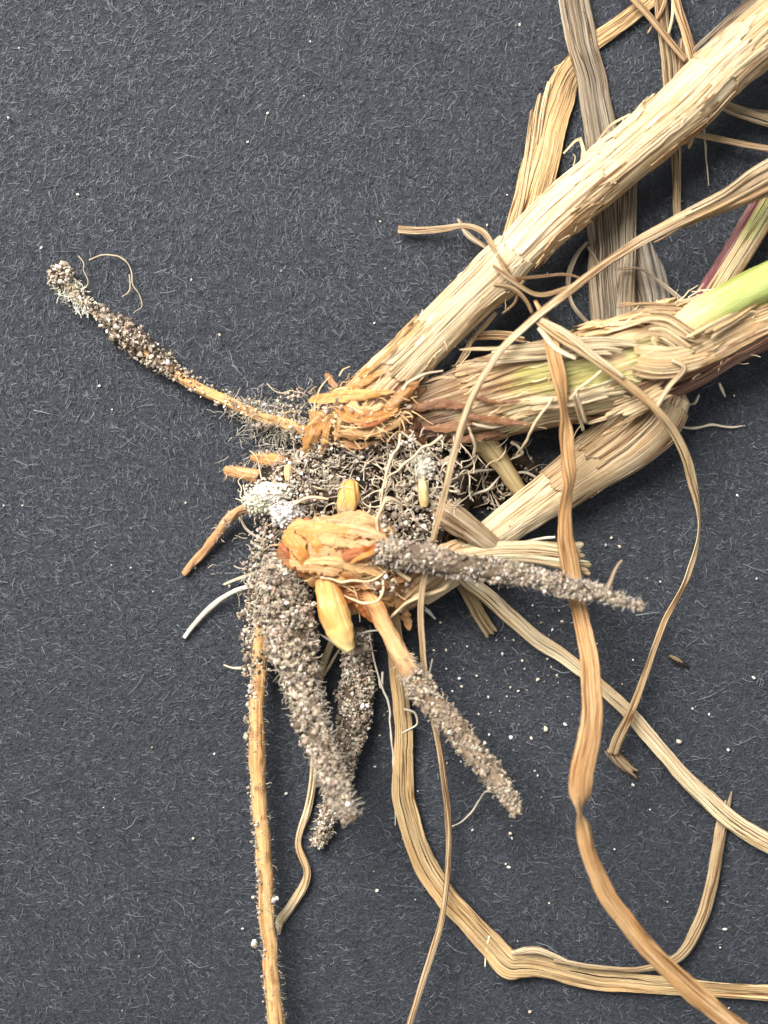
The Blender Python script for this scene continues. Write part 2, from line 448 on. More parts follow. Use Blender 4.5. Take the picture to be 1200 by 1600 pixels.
def threads(mb, paths, w, col, nside=4, jit=0.0):
    """thin fibres; each path: list of (px,py,z)"""
    if isinstance(mb, Each):
        for p in paths:
            one = MB(); threads(one, [p], w, col, nside, jit); one.build('rootlet', M_HAIR, mb.parent)
        return
    for p in paths:
        r = np.random.default_rng(nseed())
        s, arc, _ = resample([tuple(q)[:3] + (w,) for q in p], 4.0)
        c = s[:, :3].copy()
        if jit:
            c[:, 0] += jit * vn(arc * 0.06, 1.1, nseed()); c[:, 1] += jit * vn(arc * 0.06, 2.1, nseed()); c[:, 2] += np.abs(jit * vn(arc * 0.05, 3.1, nseed()))
        T, side, nrm = frames(c)
        th = np.linspace(0, 2 * np.pi, nside, endpoint=False)
        ww = w / 2 * (1 + 0.25 * vn(arc * 0.08, 0.2, nseed())) * np.clip(np.minimum(1.6 - np.linspace(0, 1, len(c)) * 1.1, 1), 0.4, 1)
        pos = c[:, None] + (side[:, None] * np.cos(th)[None, :, None] + nrm[:, None] * np.sin(th)[None, :, None]) * ww[:, None, None]
        n = len(c); idx = np.arange(n * nside).reshape(n, nside); nx = np.roll(idx, -1, 1)
        q = np.stack([idx[:-1], idx[1:], nx[1:], nx[:-1]], -1).reshape(-1, 4)
        mb.add(pos, quads=q, uv=np.stack([np.broadcast_to(th * w, (n, nside)), np.broadcast_to(arc[:, None], (n, nside))], -1),
               col=np.clip(np.asarray(col) * (1 + 0.12 * r.normal()), 0, 1))

# icosphere with jitter for grains
def ico():
    p = (1 + 5 ** 0.5) / 2
    v = np.array([(-1, p, 0), (1, p, 0), (-1, -p, 0), (1, -p, 0), (0, -1, p), (0, 1, p), (0, -1, -p), (0, 1, -p),
                  (p, 0, -1), (p, 0, 1), (-p, 0, -1), (-p, 0, 1)], float) / (1 + p * p) ** 0.5
    f = np.array([(0, 11, 5), (0, 5, 1), (0, 1, 7), (0, 7, 10), (0, 10, 11), (1, 5, 9), (5, 11, 4), (11, 10, 2), (10, 7, 6), (7, 1, 8),
                  (3, 9, 4), (3, 4, 2), (3, 2, 6), (3, 6, 8), (3, 8, 9), (4, 9, 5), (2, 4, 11), (6, 2, 10), (8, 6, 7), (9, 8, 1)])
    return v, f
IV, IF = ico()
QUARTZ = np.array([(.34, .27, .20), (.48, .41, .32), (.24, .19, .145), (.68, .62, .53), (.15, .11, .08), (.05, .035, .028), (.86, .83, .76)])
QP_GREY = np.array([.30, .27, .20, .08, .10, .04, .01])
QP_DARK = np.array([.20, .14, .20, .07, .20, .16, .03])
QP_PALE = np.array([.30, .32, .12, .16, .04, .01, .05])

def grains(mb, pos, size, cols, r):
    """pos in drawing units"""
    N = len(pos)
    if not N: return
    v = np.repeat(IV[None], N, 0) * np.clip(1 + 0.26 * r.normal(size=(N, 12, 1)), .4, 1.7)
    v *= r.uniform(0.65, 1.25, (N, 1, 3))
    q = r.normal(size=(N, 4)); q /= np.linalg.norm(q, axis=1)[:, None]
    w, x, y, z = q.T
    Rm = np.stack([1 - 2 * (y * y + z * z), 2 * (x * y - z * w), 2 * (x * z + y * w),
                   2 * (x * y + z * w), 1 - 2 * (x * x + z * z), 2 * (y * z - x * w),
                   2 * (x * z - y * w), 2 * (y * z + x * w), 1 - 2 * (x * x + y * y)], -1).reshape(N, 3, 3)
    v = np.einsum('nij,nkj->nki', Rm, v) * np.asarray(size).reshape(-1, 1, 1) + pos[:, None]
    f = IF[None] + (np.arange(N) * 12)[:, None, None]
    mb.add(v, tris=f, col=np.repeat(cols, 12, 0))

def pickcol(n, prob, r):
    c = QUARTZ[r.choice(len(QUARTZ), n, p=prob / prob.sum())]
    return np.clip(c * r.uniform(0.8, 1.2, (n, 1)) * (1 + 0.04 * r.normal(size=(n, 3))), 0, 1)

def coat(mb, ctrl, density, prob, size=(2.2, 4.2), depth=0.25, t0=0.0, t1=1.0, thmask=None, fluff=0.15, lumpy=.24):
    """sand sticking to a root: rows as for tube"""
    s, arc, _ = resample([tuple(r)[:4] for r in ctrl], 4.0)
    s[:, 3] *= 0.86
    T, side, nrm = frames(s[:, :3])
    r = np.random.default_rng(nseed())
    L = arc[-1] * (t1 - t0)
    N = int(L * np.pi * s[:, 3].mean() * density * 2.3)
    t = r.uniform(t0, t1, N * 3); dd = np.interp(t, arc / arc[-1], s[:, 3]); t = t[r.uniform(0, 1, N * 3) < dd / s[:, 3].max()][:N]; N = len(t)
    clump = vn(t * arc[-1] * 0.05, 0.4, nseed())
    t = t[(r.uniform(-1.0, 1, N) < clump + 0.75)]; N = len(t)
    th = r.uniform(0, 2 * np.pi, N)
    sp = nseed(); keep = vn(t * arc[-1] * .045 + np.cos(th) * 1.1, np.sin(th) * 1.4 + 3, sp) + .6 * vn(t * arc[-1] * .12, th * 1.5, sp + 1) + r.normal(0, .25, N) > -0.42
    t, th = t[keep], th[keep]; N = len(t)
    if thmask is not None:
        k = thmask(t, th, r); t, th = t[k], th[k]; N = len(t)
    f = t * (len(s) - 1); i = np.clip(f.astype(int), 0, len(s) - 2); u = (f - i)[:, None]
    lerp = lambda A: A[i] * (1 - u) + A[i + 1] * u
    C = lerp(s[:, :3]); R = lerp(s[:, 3:4])[:, 0] / 2
    d = lerp(side) * np.cos(th)[:, None] + lerp(nrm) * np.sin(th)[:, None]
    rad = R * (1 - depth * r.uniform(0, 1, N)) + R * lumpy * vn(t * arc[-1] * .035 + np.cos(th), np.sin(th) * 1.3, nseed()) + R * lumpy * .7 * vn(t * arc[-1] * .11 + 2 * np.cos(th), np.sin(th) * 2.3, nseed()) + np.where(r.uniform(0, 1, N) < fluff, r.uniform(0, 6, N), 0)
    pos = C + d * rad[:, None]
    pos[:, 2] = np.maximum(pos[:, 2], 2.5)
    sz = size[0] * .5 + (size[1] - size[0] * .5) * r.beta(1.1, 2.6, N)
    grains(mb, pos, sz, pickcol(N, prob, r), r)
    k = r.choice(N, min(N, max(4, N // 22)), replace=False)          # bigger crumbs of matted earth
    cc = np.array([.20, .155, .115])[None] * r.uniform(.5, 1.7, (len(k), 1))
    grains(mb, C[k] + d[k] * (R[k] * r.uniform(.8, 1.0, len(k)))[:, None], r.uniform(3.0, 6.2, len(k)) * np.clip(R[k] / 16, .5, 1), cc, r)

def fuzz(mb, base, dirs, length, w, col, r, curl=0.5, seg=4):
    """many fine hairs as ribbons: base (N,3), dirs (N,3)"""
    N = len(base)
    L = np.asarray(length).reshape(-1, 1)
    d = dirs / (np.linalg.norm(dirs, axis=1)[:, None] + 1e-9)
    pts = [base]
    for k in range(seg):
        d = d + r.normal(size=(N, 3)) * curl; d /= np.linalg.norm(d, axis=1)[:, None] + 1e-9
        nxt = pts[-1] + d * L / seg
        nxt[:, 2] = np.maximum(nxt[:, 2], 1.0)
        pts.append(nxt)
    pts = np.stack(pts, 1)
    ref = r.normal(size=(N, 1, 3)) * 0.4 + np.array([0, 0, 1.0])
    sd = np.cross(np.gradient(pts, axis=1), ref); sd /= np.linalg.norm(sd, axis=2)[..., None] + 1e-9
    ww = (w / 2) * np.linspace(1, 0.5, seg + 1)[None, :, None] * r.uniform(0.7, 1.3, (N, 1, 1))
    v = np.stack([pts - sd * ww, pts + sd * ww], 2)
    b = (np.arange(N) * (seg + 1) * 2)[:, None] + np.arange(seg)[None] * 2
    q = np.stack([b, b + 1, b + 3, b + 2], -1).reshape(-1, 4)
    c = np.clip(np.asarray(col)[None] * r.uniform(0.75, 1.25, (N, 1)), 0, 1) if np.asarray(col).ndim == 1 else col
    mb.add(v, quads=q, col=np.repeat(c, (seg + 1) * 2, 0))

# ------------------------------------------------------------------ colours (linear, real surface)
STRAW = (0.83, 0.64, 0.38)
PALE = (0.91, 0.77, 0.52)
TAN = (0.66, 0.46, 0.25)
ORANGE = (0.56, 0.31, 0.12)
GREY = (0.46, 0.40, 0.31)
BROWN = (0.26, 0.15, 0.075)
DKBROWN = (0.13, 0.065, 0.035)
GREEN = (0.42, 0.50, 0.15)
PURPLE = (0.16, 0.035, 0.045)
A_ = np.array
def mixc(a, b, f):
    f = np.asarray(f)[..., None]
    return A_(a) * (1 - f) + A_(b) * f

# ================================================================== SETTING: the black card
def build_card():
    mb = MB()
    n = 40
    gx = np.linspace(-1000, 1000, n); gy = np.linspace(-1250, 1250, n)
    X, Y = np.meshgrid(gx, gy, indexing='ij')
    Z = np.full_like(X, 0.0)
    top = np.stack([X, Y, Z], -1)
    idx = np.arange(n * n).reshape(n, n)
    q = np.stack([idx[:-1, :-1], idx[1:, :-1], idx[1:, 1:], idx[:-1, 1:]], -1).reshape(-1, 4)
    mb.add(top, quads=q, uv=top[..., :2])
    lo = 16.0
    c = [(-1000, -1250), (1000, -1250), (1000, 1250), (-1000, 1250)]
    vv = [(x, y, 0) for x, y in c] + [(x, y, -lo) for x, y in c]
    mb.add(vv, quads=[(0, 4, 5, 1), (1, 5, 6, 2), (2, 6, 7, 3), (3, 7, 4, 0), (7, 6, 5, 4)])
    o = mb.build('paper_card', card_mat())
    o['kind'] = 'structure'
    o['label'] = 'black fibrous paper card lying flat under the uprooted grass'
    # matted paper fibres lying on the card
    r = np.random.default_rng(3)
    N = 265000
    x = r.uniform(-994, 994, N); y = r.uniform(-1244, 1244, N)
    # loose preferred lie of the fibres that drifts over the sheet
    lie = 0.15 + 1.9 * sst(-200, 900, y - 0.35 * x) + 0.6 * vn(x * 0.003, y * 0.003, 5)
    ang = np.where(r.uniform(0, 1, N) < 0.55, -lie + r.normal(0, 0.5, N), r.uniform(0, np.pi, N))
    ln = r.gamma(3.0, 2.2, N) + 4
    long_ = r.uniform(0, 1, N) < 0.0035
    ln = np.where(long_, r.uniform(25, 48, N), ln)
    base = np.stack([x, y, r.uniform(0.5, 1.8, N)], 1)
    d = np.stack([np.cos(ang), np.sin(ang), r.normal(0, 0.06, N)], 1)
    g = np.clip(r.gamma(9.0, 0.0058, N), 0.016, 0.10)
    g = np.where(long_, r.uniform(0.06, 0.15, N), g)
    c = g[:, None] * np.array([0.88, 0.99, 1.19])
    f = MB()
    fuzz(f, base, d, ln, 1.05, np.clip(c, 0, 1), r, curl=0.45, seg=2)
    fo = f.build('paper_fibre', M_HAIR, parent=o, kind='stuff')
    return o

card = build_card()

# ================================================================== THE PLANT
plant = bpy.data.objects.new('grass_plant', None)
plant.empty_display_size = 0.01
col_.objects.link(plant)
c0 = P((560, 800, 0)) * S
plant.location = (c0[0], c0[1], 0)
plant['label'] = 'uprooted dry grass plant with straw stems, curled leaves and sandy roots'
plant['category'] = 'plant'
bpy.context.view_layer.update()

# ---------------------------------------------------------------- main dry stem
A = [(1260, -5, 98, 86), (1205, 42, 96, 86), (1120, 115, 92, 86), (1062, 172, 90, 88), (1035, 195, 89, 84), (940, 275, 86, 80), (850, 352, 84, 75),
     (800, 402, 82, 71), (775, 428, 82, 78), (755, 447, 82, 72), (700, 500, 82, 71), (640, 560, 82, 74), (592, 610, 80, 82), (560, 648, 70, 84), (540, 676, 54, 60), (530, 694, 46, 40)]
def colA(th, t, px, py):
    f = sst(600, 660, py)
    c = mixc(PALE, (0.60, 0.36, 0.15), sst(520, 625, py + 0.15 * (650 - px)) * 0.8)
    c = mixc(c, (0.40, 0.19, 0.06), sst(0.1, 0.7, vn(px * 0.03, py * 0.03, 11)) * f)
    return c
m = MB(); tube(m, A, PALE, nseg=112, ridge=0.035, nridge=30, bump=0.8, bfreq=0.03, colfn=colA, step=3.5)
stemA = m.build('stem', M_STEM, plant, label='thick straight dry straw stem')
def sheathA(th0, th1, t0, t1, off, col, jag, edge, lift=2.0, **k):
    m = MB(); shell(m, A, th0, th1, t0, t1, off, col, jag=jag, edge=edge, lift=lift, nth=44, **k)
    return m.build('sheath', M_BLADE, stemA)
sheathA(-20, 185, 0.0, 0.20, 1.8, STRAW, 0.03, 8, 1.5, njag=5)
sheathA(20, 120, 0.08, 0.47, 2.4, PALE, 0.06, 12, 1.0, njag=6)
sheathA(95, 200, 0.20, 0.52, 1.8, STRAW, 0.08, 10, 1.2, njag=6)
sheathA(150, 215, 0.05, 0.36, 2.6, TAN, 0.06, 12, 2.0, njag=5)
sheathA(-35, 50, 0.26, 0.42, 2.6, PALE, 0.05, 14, 2.0, njag=5)
sheathA(120, 205, 0.44, 0.60, 2.4, TAN, 0.05, 14, 3.0, njag=6)
sheathA(-10, 150, 0.585, 0.88, 1.4, PALE, 0.03, 8, 1.0, njag=6)
sheathA(130, 210, 0.60, 0.86, 2.0, STRAW, 0.06, 12, 2.0, njag=5)
sheathA(-25, 50, 0.76, 0.94, 2.0, (0.66, 0.45, 0.21), 0.05, 9, 1.5, njag=5)
# grey old sheath along the upper edge, top right
m = MB(); blade(m, [(1215, -18, 70, 34, 25), (1165, 22, 66, 36, 25), (1120, 66, 62, 34, 25), (1085, 102, 60, 24, 20)], GREY, strips=5, fray=(0, .35), spread=6, nx=8)
m.build('sheath', M_GREYBLADE, stemA)
# short fibres torn off the stem skin
r = np.random.default_rng(21)
m = MB()
s, arc, _ = resample([q[:4] for q in A], 4.0); T, sd, nm = frames(s[:, :3])
N = 70; i = r.integers(4, len(s) - 6, N); th = np.radians(r.uniform(-30, 210, N))
dv = sd[i] * np.cos(th)[:, None] + nm[i] * np.sin(th)[:, None]
fuzz(m, s[i, :3] + dv * (s[i, 3:4] / 2 + 1), T[i] * r.choice([-1, 1], (N, 1)) + dv * 0.12 + 0.12 * r.normal(size=(N, 3)), r.uniform(8, 34, N), 1.3, A_(STRAW) * 0.8, r, 0.22)
m.build('frayed_fibre', M_HAIR, stemA, kind='stuff')

# ---------------------------------------------------------------- second tiller with green culm
B = [(625, 660, 62, 74), (680, 645, 66, 100), (740, 628, 70, 118), (810, 610, 74, 128), (900, 590, 78, 134), (985, 565, 80, 138), (1060, 540, 80, 128), (1130, 508, 82, 112), (1215, 472, 86, 104), (1270, 448, 88, 100)]
def colB(th, t, px, py):
    n = vn(px * 0.018, py * 0.05, 31); n2 = vn(px * 0.05, py * 0.09, 32)
    c = mixc((0.62, 0.48, 0.28), TAN, sst(-0.3, 0.6, n))
    g = sst(0.0, 0.5, 1 - ((px - 900) / 125) ** 2 - ((py - 594) / 36) ** 2 + 0.3 * n2)
    c = mixc(c, (0.42, 0.43, 0.13), 0.9 * g)
    g2 = sst(0.0, 0.5, 1 - ((px - 1020) / 60) ** 2 - ((py - 560) / 40) ** 2 + 0.4 * n2)
    c = mixc(c, (0.46, 0.45, 0.16), 0.9 * g2)
    c = mixc(c, BROWN, 0.85 * sst(800, 700, px) * sst(-0.6, 0.3, n + 0.6 * sst(610, 680, py)))
    c = mixc(c, DKBROWN, 0.8 * sst(740, 660, px))
    return c
m = MB(); tube(m, B, STRAW, nseg=96, ridge=0.03, nridge=34, bump=2.2, bfreq=0.03, flat=0.80, colfn=colB, step=3.5)
stemB = m.build('stem', M_STEM, plant, label='leaning tiller stem with green patches under torn sheaths')
# green culm leaving the sheaths on the right
Gc = [(1010, 545, 104, 50), (1070, 512, 116, 58), (1120, 482, 120, 60), (1170, 454, 122, 60), (1225, 428, 124, 60), (1280, 402, 124, 60)]
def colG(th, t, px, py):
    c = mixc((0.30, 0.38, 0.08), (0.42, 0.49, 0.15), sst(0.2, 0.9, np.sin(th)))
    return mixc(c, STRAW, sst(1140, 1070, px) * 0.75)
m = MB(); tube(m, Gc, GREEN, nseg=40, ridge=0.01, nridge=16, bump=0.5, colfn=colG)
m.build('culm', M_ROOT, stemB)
def sheathB(th0, th1, t0, t1, off, col, jag, edge, lift=3.0, **k):
    m = MB(); shell(m, B, th0, th1, t0, t1, off, col, jag=jag, edge=edge, lift=lift, flat=0.80, nth=44, **k)
    return m.build('sheath', M_BLADE, stemB)
# angles: path runs left to right, 0 = lower edge in the picture, 180 = upper edge
sheathB(112, 200, 0.14, 0.46, 3.0, (0.52, 0.37, 0.20), 0.05, 10, 3)
sheathB(26, 64, 0.20, 0.54, 3.0, (0.78, 0.68, 0.42), 0.05, 12, 2)
sheathB(-35, 40, 0.16, 0.46, 2.5, (0.40, 0.25, 0.13), 0.06, 14, 4)
sheathB(-30, 62, 0.50, 1.0, 4.5, (0.33, 0.19, 0.12), 0.04, 8, 5)
sheathB(-10, 38, 0.56, 1.0, 8.0, (0.30, 0.15, 0.10), 0.05, 10, 3)
sheathB(48, 84, 0.60, 1.0, 7.0, STRAW, 0.05, 10, 3)
sheathB(60, 120, 0.62, 0.76, 5.0, (0.66, 0.52, 0.30), 0.04, 10, 3)
sheathB(120, 200, 0.44, 0.72, 5.0, STRAW, 0.07, 14, 6)
sheathB(84, 100, 0.70, 1.0, 5.0, STRAW, 0.05, 14, 5)

def leaf(name, ctrl, col, mat=None, parent=plant, label=None, **k):
    m = MB(); blade(m, ctrl, col, **k)
    return m.build(name, mat or M_BLADE, parent, label=label)

# loose strips on the tiller
leaf('sheath_strip', [(700, 556, 112, 10, 10), (760, 556, 122, 24, 5), (850, 548, 134, 28), (950, 540, 140, 26), (1010, 548, 142, 14)], PALE, parent=stemB, strips=4, fray=(.3, .2), spread=10)
leaf('sheath_strip', [(720, 528, 60, 10), (770, 524, 66, 14), (830, 528, 90, 14)], TAN, parent=stemB, strips=3, fray=(.2, .2), spread=6)
leaf('sheath_strip', [(980, 520, 138, 30), (1030, 512, 140, 44), (1085, 540, 142, 30), (1115, 556, 138, 12)], STRAW, parent=stemB, strips=6, nx=10, fray=(.35, .4), spread=16, tilt=4, rag=.2)
leaf('sheath_strip', [(965, 492, 110, 12), (1010, 486, 120, 26), (1060, 492, 128, 30), (1110, 500, 138, 12)], TAN, parent=stemB, strips=5, nx=10, fray=(.4, .4), spread=14, tilt=4, rag=.2)
leaf('sheath_strip', [(987, 560, 138, 46), (1030, 566, 142, 54), (1078, 562, 141, 40), (1125, 545, 136, 16)], STRAW, parent=stemB, strips=3, nx=30, fray=(.07, .3), rag=.08, crump=1.2, curl=.14, vein=1.0, tip=(.03, .1))
leaf('sheath_strip', [(915, 655, 108, 34, -12), (960, 640, 116, 42, -10), (1010, 622, 122, 40, -8), (1060, 590, 130, 22)], STRAW, parent=stemB, strips=6, nx=10, fray=(.4, .2), spread=18, tilt=4, rag=.15)
leaf('sheath_strip', [(800, 640, 118, 16), (850, 632, 126, 24), (910, 622, 132, 22), (1000, 600, 138, 10)], PALE, parent=stemB, strips=4, fray=(.2, .3), spread=6)
leaf('sheath_strip', [(895, 600, 138, 10, 20), (905, 640, 132, 12, 10), (918, 680, 112, 8)], PALE, parent=stemB, strips=2, fray=(.2, .4), spread=8)
leaf('sheath_strip', [(1022, 640, 138, 8, 30), (1045, 605, 150, 9, 10), (1068, 572, 148, 8), (1050, 562, 150, 7)], PALE, parent=stemB)
leaf('sheath_strip', [(1180, 470, 136, 20), (1130, 500, 142, 26), (1080, 530, 144, 26), (1040, 545, 144, 12)], STRAW, parent=stemB, strips=6, fray=(.1, .5), spread=10, tilt=4)

m = MB()
s, arc, _ = resample([q[:4] for q in B], 4.0); T, sd, nm = frames(s[:, :3])
N = 150; i = r.integers(10, len(s) - 4, N); th = np.radians(r.uniform(-30, 210, N))
dv = sd[i] * np.cos(th)[:, None] + nm[i] * np.sin(th)[:, None] * 0.8
fuzz(m, s[i, :3] + dv * (s[i, 3:4] / 2 + 4), T[i] * r.choice([-1, 1], (N, 1)) + dv * 0.15 + 0.15 * r.normal(size=(N, 3)), r.uniform(12, 44, N), 1.5, A_(STRAW) * 0.8, r, 0.25)
m.build('frayed_fibre', M_HAIR, stemB, kind='stuff')

# ---------------------------------------------------------------- third, lower stem bending out from under the tiller
C_ = [(655, 925, 44, 48), (700, 895, 44, 50), (750, 853, 43, 54), (800, 815, 43, 60), (860, 772, 44, 68), (920, 728, 48, 82), (975, 688, 54, 98), (1015, 648, 58, 104), (1035, 610, 62, 96)]
def colC(th, t, px, py):
    return mixc(PALE, (0.66, 0.50, 0.30), sst(840, 980, px) * 0.8)
m = MB(); tube(m, C_, PALE, nseg=80, ridge=0.03, nridge=30, bump=1.2, bfreq=0.03, flat=0.8, colfn=colC)
stemC = m.build('stem', M_STEM, plant, label='short smooth straw stem bent under the green tiller')
m = MB(); shell(m, C_, -40, 200, 0.52, 0.99, 1.8, (0.70, 0.54, 0.33), jag=0.04, edge=10, lift=1, flat=0.8, nth=50); m.build('sheath', M_BLADE, stemC)
m = MB(); shell(m, C_, -50, 30, 0.60, 0.93, 2.8, (0.62, 0.50, 0.33), jag=0.04, edge=12, lift=1.5, flat=0.8, nth=30); m.build('sheath', M_BLADE, stemC)
m = MB(); shell(m, C_, 80, 215, 0.66, 0.97, 2.8, (0.64, 0.48, 0.28), jag=0.04, edge=12, lift=1.5, flat=0.8, nth=40); m.build('sheath', M_BLADE, stemC)

# cut straw piece and short shoots below the crown
leaf('straw_stub', [(655, 895, 72, 30), (720, 872, 78, 38), (790, 863, 84, 36), (860, 866, 82, 38), (928, 872, 78, 46)], PALE, strips=5, fray=(0, .10), spread=8, curl=.28, thick=4)
m = MB(); tube(m, [(650, 768, 50, 26), (690, 797, 76, 44), (735, 828, 82, 40), (785, 866, 74, 22)], (0.42, 0.33, 0.21), nseg=36, ridge=.04, nridge=14, bump=1.2)
m.build('side_shoot', M_STEM, plant)
m = MB(); tube(m, [(620, 930, 52, 60), (655, 900, 60, 66), (700, 872, 64, 54), (730, 855, 62, 36)], TAN, nseg=40, ridge=.05, nridge=16, bump=3)
m.build('side_shoot', M_STEM, plant)
m = MB(); tube(m, [(752, 685, 58, 44), (775, 712, 50, 34), (795, 742, 40, 26), (815, 775, 24, 22), (828, 800, 14, 12)], (0.50, 0.40, 0.20), nseg=28, ridge=.04, bump=1.2)
m.build('root', M_ROOT, plant)
leaf('leaf_blade', [(715, 900, 50, 18), (740, 945, 34, 20), (772, 995, 14, 20)], (0.42, 0.32, 0.17), strips=3, fray=(0, .08), spread=4, curl=.2)

# ---------------------------------------------------------------- long leaves
leaf('leaf_blade', [(836, 470, 118, 6, 40), (850, 498, 132, 12, 20), (860, 530, 144, 21, 0), (870, 580, 150, 25.8, 0), (880, 645, 146, 24.8, 40), (888, 700, 138, 24.8, -40), (888, 760, 128, 23.9, 40),
     (884, 820, 116, 23.9, 10), (888, 870, 106, 31.3, 0), (898, 920, 104, 25.8, -25), (912, 985, 120, 27.6, -10), (924, 1060, 150, 33.1, 0), (922, 1130, 178, 36.8, 0), (912, 1195, 196, 38.6, 0), (907, 1240, 203, 38, 20), (905, 1268, 206, 34, 74), (910, 1292, 207, 32, 40),
     (918, 1330, 206, 27.6, 25), (950, 1400, 200, 29.4, 0), (1000, 1468, 192, 31.3, 0), (1065, 1532, 184, 33.1, 0), (1160, 1612, 176, 33.1, 0)], (0.74, 0.46, 0.21), strips=1, nx=19, curl=.20, vein=1.5, rag=.05,
     label='long orange-brown twisted leaf blade crossing over the stems')
leaf('leaf_blade', [(1260, 240, 128, 29.5), (1200, 270, 126, 29.5), (1110, 320, 120, 24.2), (1050, 350, 112, 18.7), (1000, 378, 106, 17.5), (950, 408, 108, 14.8), (890, 455, 128, 13.4), (830, 502, 142, 12.0), (775, 558, 150, 11.4), (738, 620, 154, 12.0, 15),
     (715, 690, 154, 11.4), (692, 780, 146, 10.8), (672, 865, 126, 9.4), (657, 950, 104, 10.1), (660, 1010, 92, 9.4), (668, 1080, 80, 8.7), (685, 1160, 62, 9.4), (697, 1250, 46, 10.1, 20), (701, 1340, 40, 10.1), (691, 1430, 44, 9.4), (665, 1520, 54, 10.1), (636, 1615, 62, 10.1)],
     (0.74, 0.58, 0.37), strips=1, nx=13, curl=.28, vein=1.3, rag=.04, label='long narrow wavy leaf blade running from stem to roots')
leaf('leaf_split', [(1250, 262, 124, 22), (1180, 298, 120, 20), (1090, 336, 112, 14), (1010, 376, 104, 6)], TAN, strips=3, fray=(0, .3), spread=5)
leaf('leaf_split', [(1255, 228, 130, 12), (1190, 262, 132, 14), (1120, 308, 128, 10), (1060, 338, 120, 5)], PALE, strips=2, fray=(0, .2), spread=4)
leaf('leaf_split', [(1255, 275, 118, 14), (1180, 306, 116, 16), (1110, 334, 110, 12), (1050, 358, 104, 6)], (0.46, 0.33, 0.19), strips=2, fray=(0, .2), spread=4)
leaf('leaf_blade', [(838, 500, 136, 10.1), (870, 525, 150, 13.0), (915, 552, 156, 14.4), (965, 588, 154, 14.4), (1030, 645, 138, 14.4), (1065, 698, 106, 15.1, 15), (1084, 760, 72, 15.8, 25), (1093, 820, 50, 10.8, 55), (1075, 900, 38, 13.0, 40), (1038, 975, 34, 11.5, 25), (1006, 1060, 40, 10.8, 10),
     (985, 1115, 46, 13.0), (968, 1150, 34, 17.3), (957, 1178, 16, 15.8, 10)], STRAW, strips=1, nx=9, curl=.22, vein=1.2, label='thin straw leaf curving round the right of the stems')
leaf('leaf_tip', [(952, 1168, 12, 20), (970, 1190, 11, 18), (990, 1206, 9, 12), (1006, 1216, 7, 7)], (0.50, 0.38, 0.23), strips=3, fray=(0, .25), spread=6)
leaf('leaf_strip', [(845, 500, 140, 8), (880, 518, 154, 10), (930, 556, 162, 9), (975, 590, 160, 6)], PALE, curl=.2)
leaf('leaf_strip', [(842, 512, 138, 8), (870, 545, 152, 8), (900, 560, 158, 5)], PALE, curl=.2)
# leaf going down from the crown and kinking to the right
leaf('leaf_blade', [(606, 925, 60, 25.8), (613, 985, 44, 27.5), (622, 1050, 32, 25.8), (629, 1110, 24, 25.8, 10), (630, 1175, 20, 29.2), (634, 1262, 18, 36.1), (655, 1335, 18, 36.1), (700, 1402, 18, 36.1), (752, 1462, 18, 36.1), (778, 1488, 18, 37.8), (791, 1500, 22, 43.0), (800, 1506, 25, 46.4), (812, 1507, 24, 43.0), (870, 1516, 16, 36.1), (940, 1530, 15, 31.0), (1040, 1540, 15, 27.5), (1130, 1547, 15, 25.8), (1260, 1552, 15, 25.8)],
     (0.78, 0.58, 0.31), strips=3, nx=15, gap=.05, wob=.1, rag=.05, curl=.15, vein=1.5, label='flat tan leaf hanging from the crown and sharply kinked')
leaf('leaf_strip', [(800, 1490, 26, 8), (835, 1484, 30, 12, 20), (870, 1496, 26, 8), (905, 1512, 20, 6)], PALE, curl=.3)
leaf('leaf_blade', [(865, 1500, 26, 8.8), (930, 1512, 24, 7.9), (1005, 1514, 20, 9.7), (1060, 1495, 16, 15.8, 20), (1088, 1452, 14, 19.4), (1108, 1395, 12, 19.4), (1120, 1330, 12, 19.4), (1128, 1285, 10, 19.4), (1137, 1252, 9, 12.3), (1143, 1228, 8, 7.9)], (0.66, 0.52, 0.32), strips=2, fray=(0, .06), gap=.06, curl=.2)
leaf('leaf_blade', [(700, 880, 66, 22.4), (745, 918, 48, 24.0), (795, 962, 34, 24.0), (850, 1008, 26, 24.0), (915, 1052, 22, 22.4), (978, 1108, 22, 21.6), (1040, 1180, 22, 24.0), (1100, 1242, 22, 27.2), (1150, 1287, 22, 28.8), (1250, 1345, 22, 28.8)],
     PALE, strips=2, nx=14, gap=.04, curl=.2, vein=1.0, rag=.05, label='pale straw leaf running from the crown to lower right')
leaf('leaf_blade', [(520, 1000, 30, 12), (505, 1040, 24, 11), (495, 1100, 16, 10), (491, 1190, 12, 12, 20), (482, 1260, 11, 13), (466, 1318, 11, 11, 30), (480, 1368, 12, 14, -30), (455, 1415, 11, 14), (437, 1440, 9, 14), (436, 1458, 7, 5)], PALE, curl=.25, label='short crinkled pale leaf strip between two sandy roots')
leaf('leaf_strip', [(530, 1015, 26, 4), (515, 1040, 22, 5), (502, 1062, 18, 3)], PALE, curl=.2)
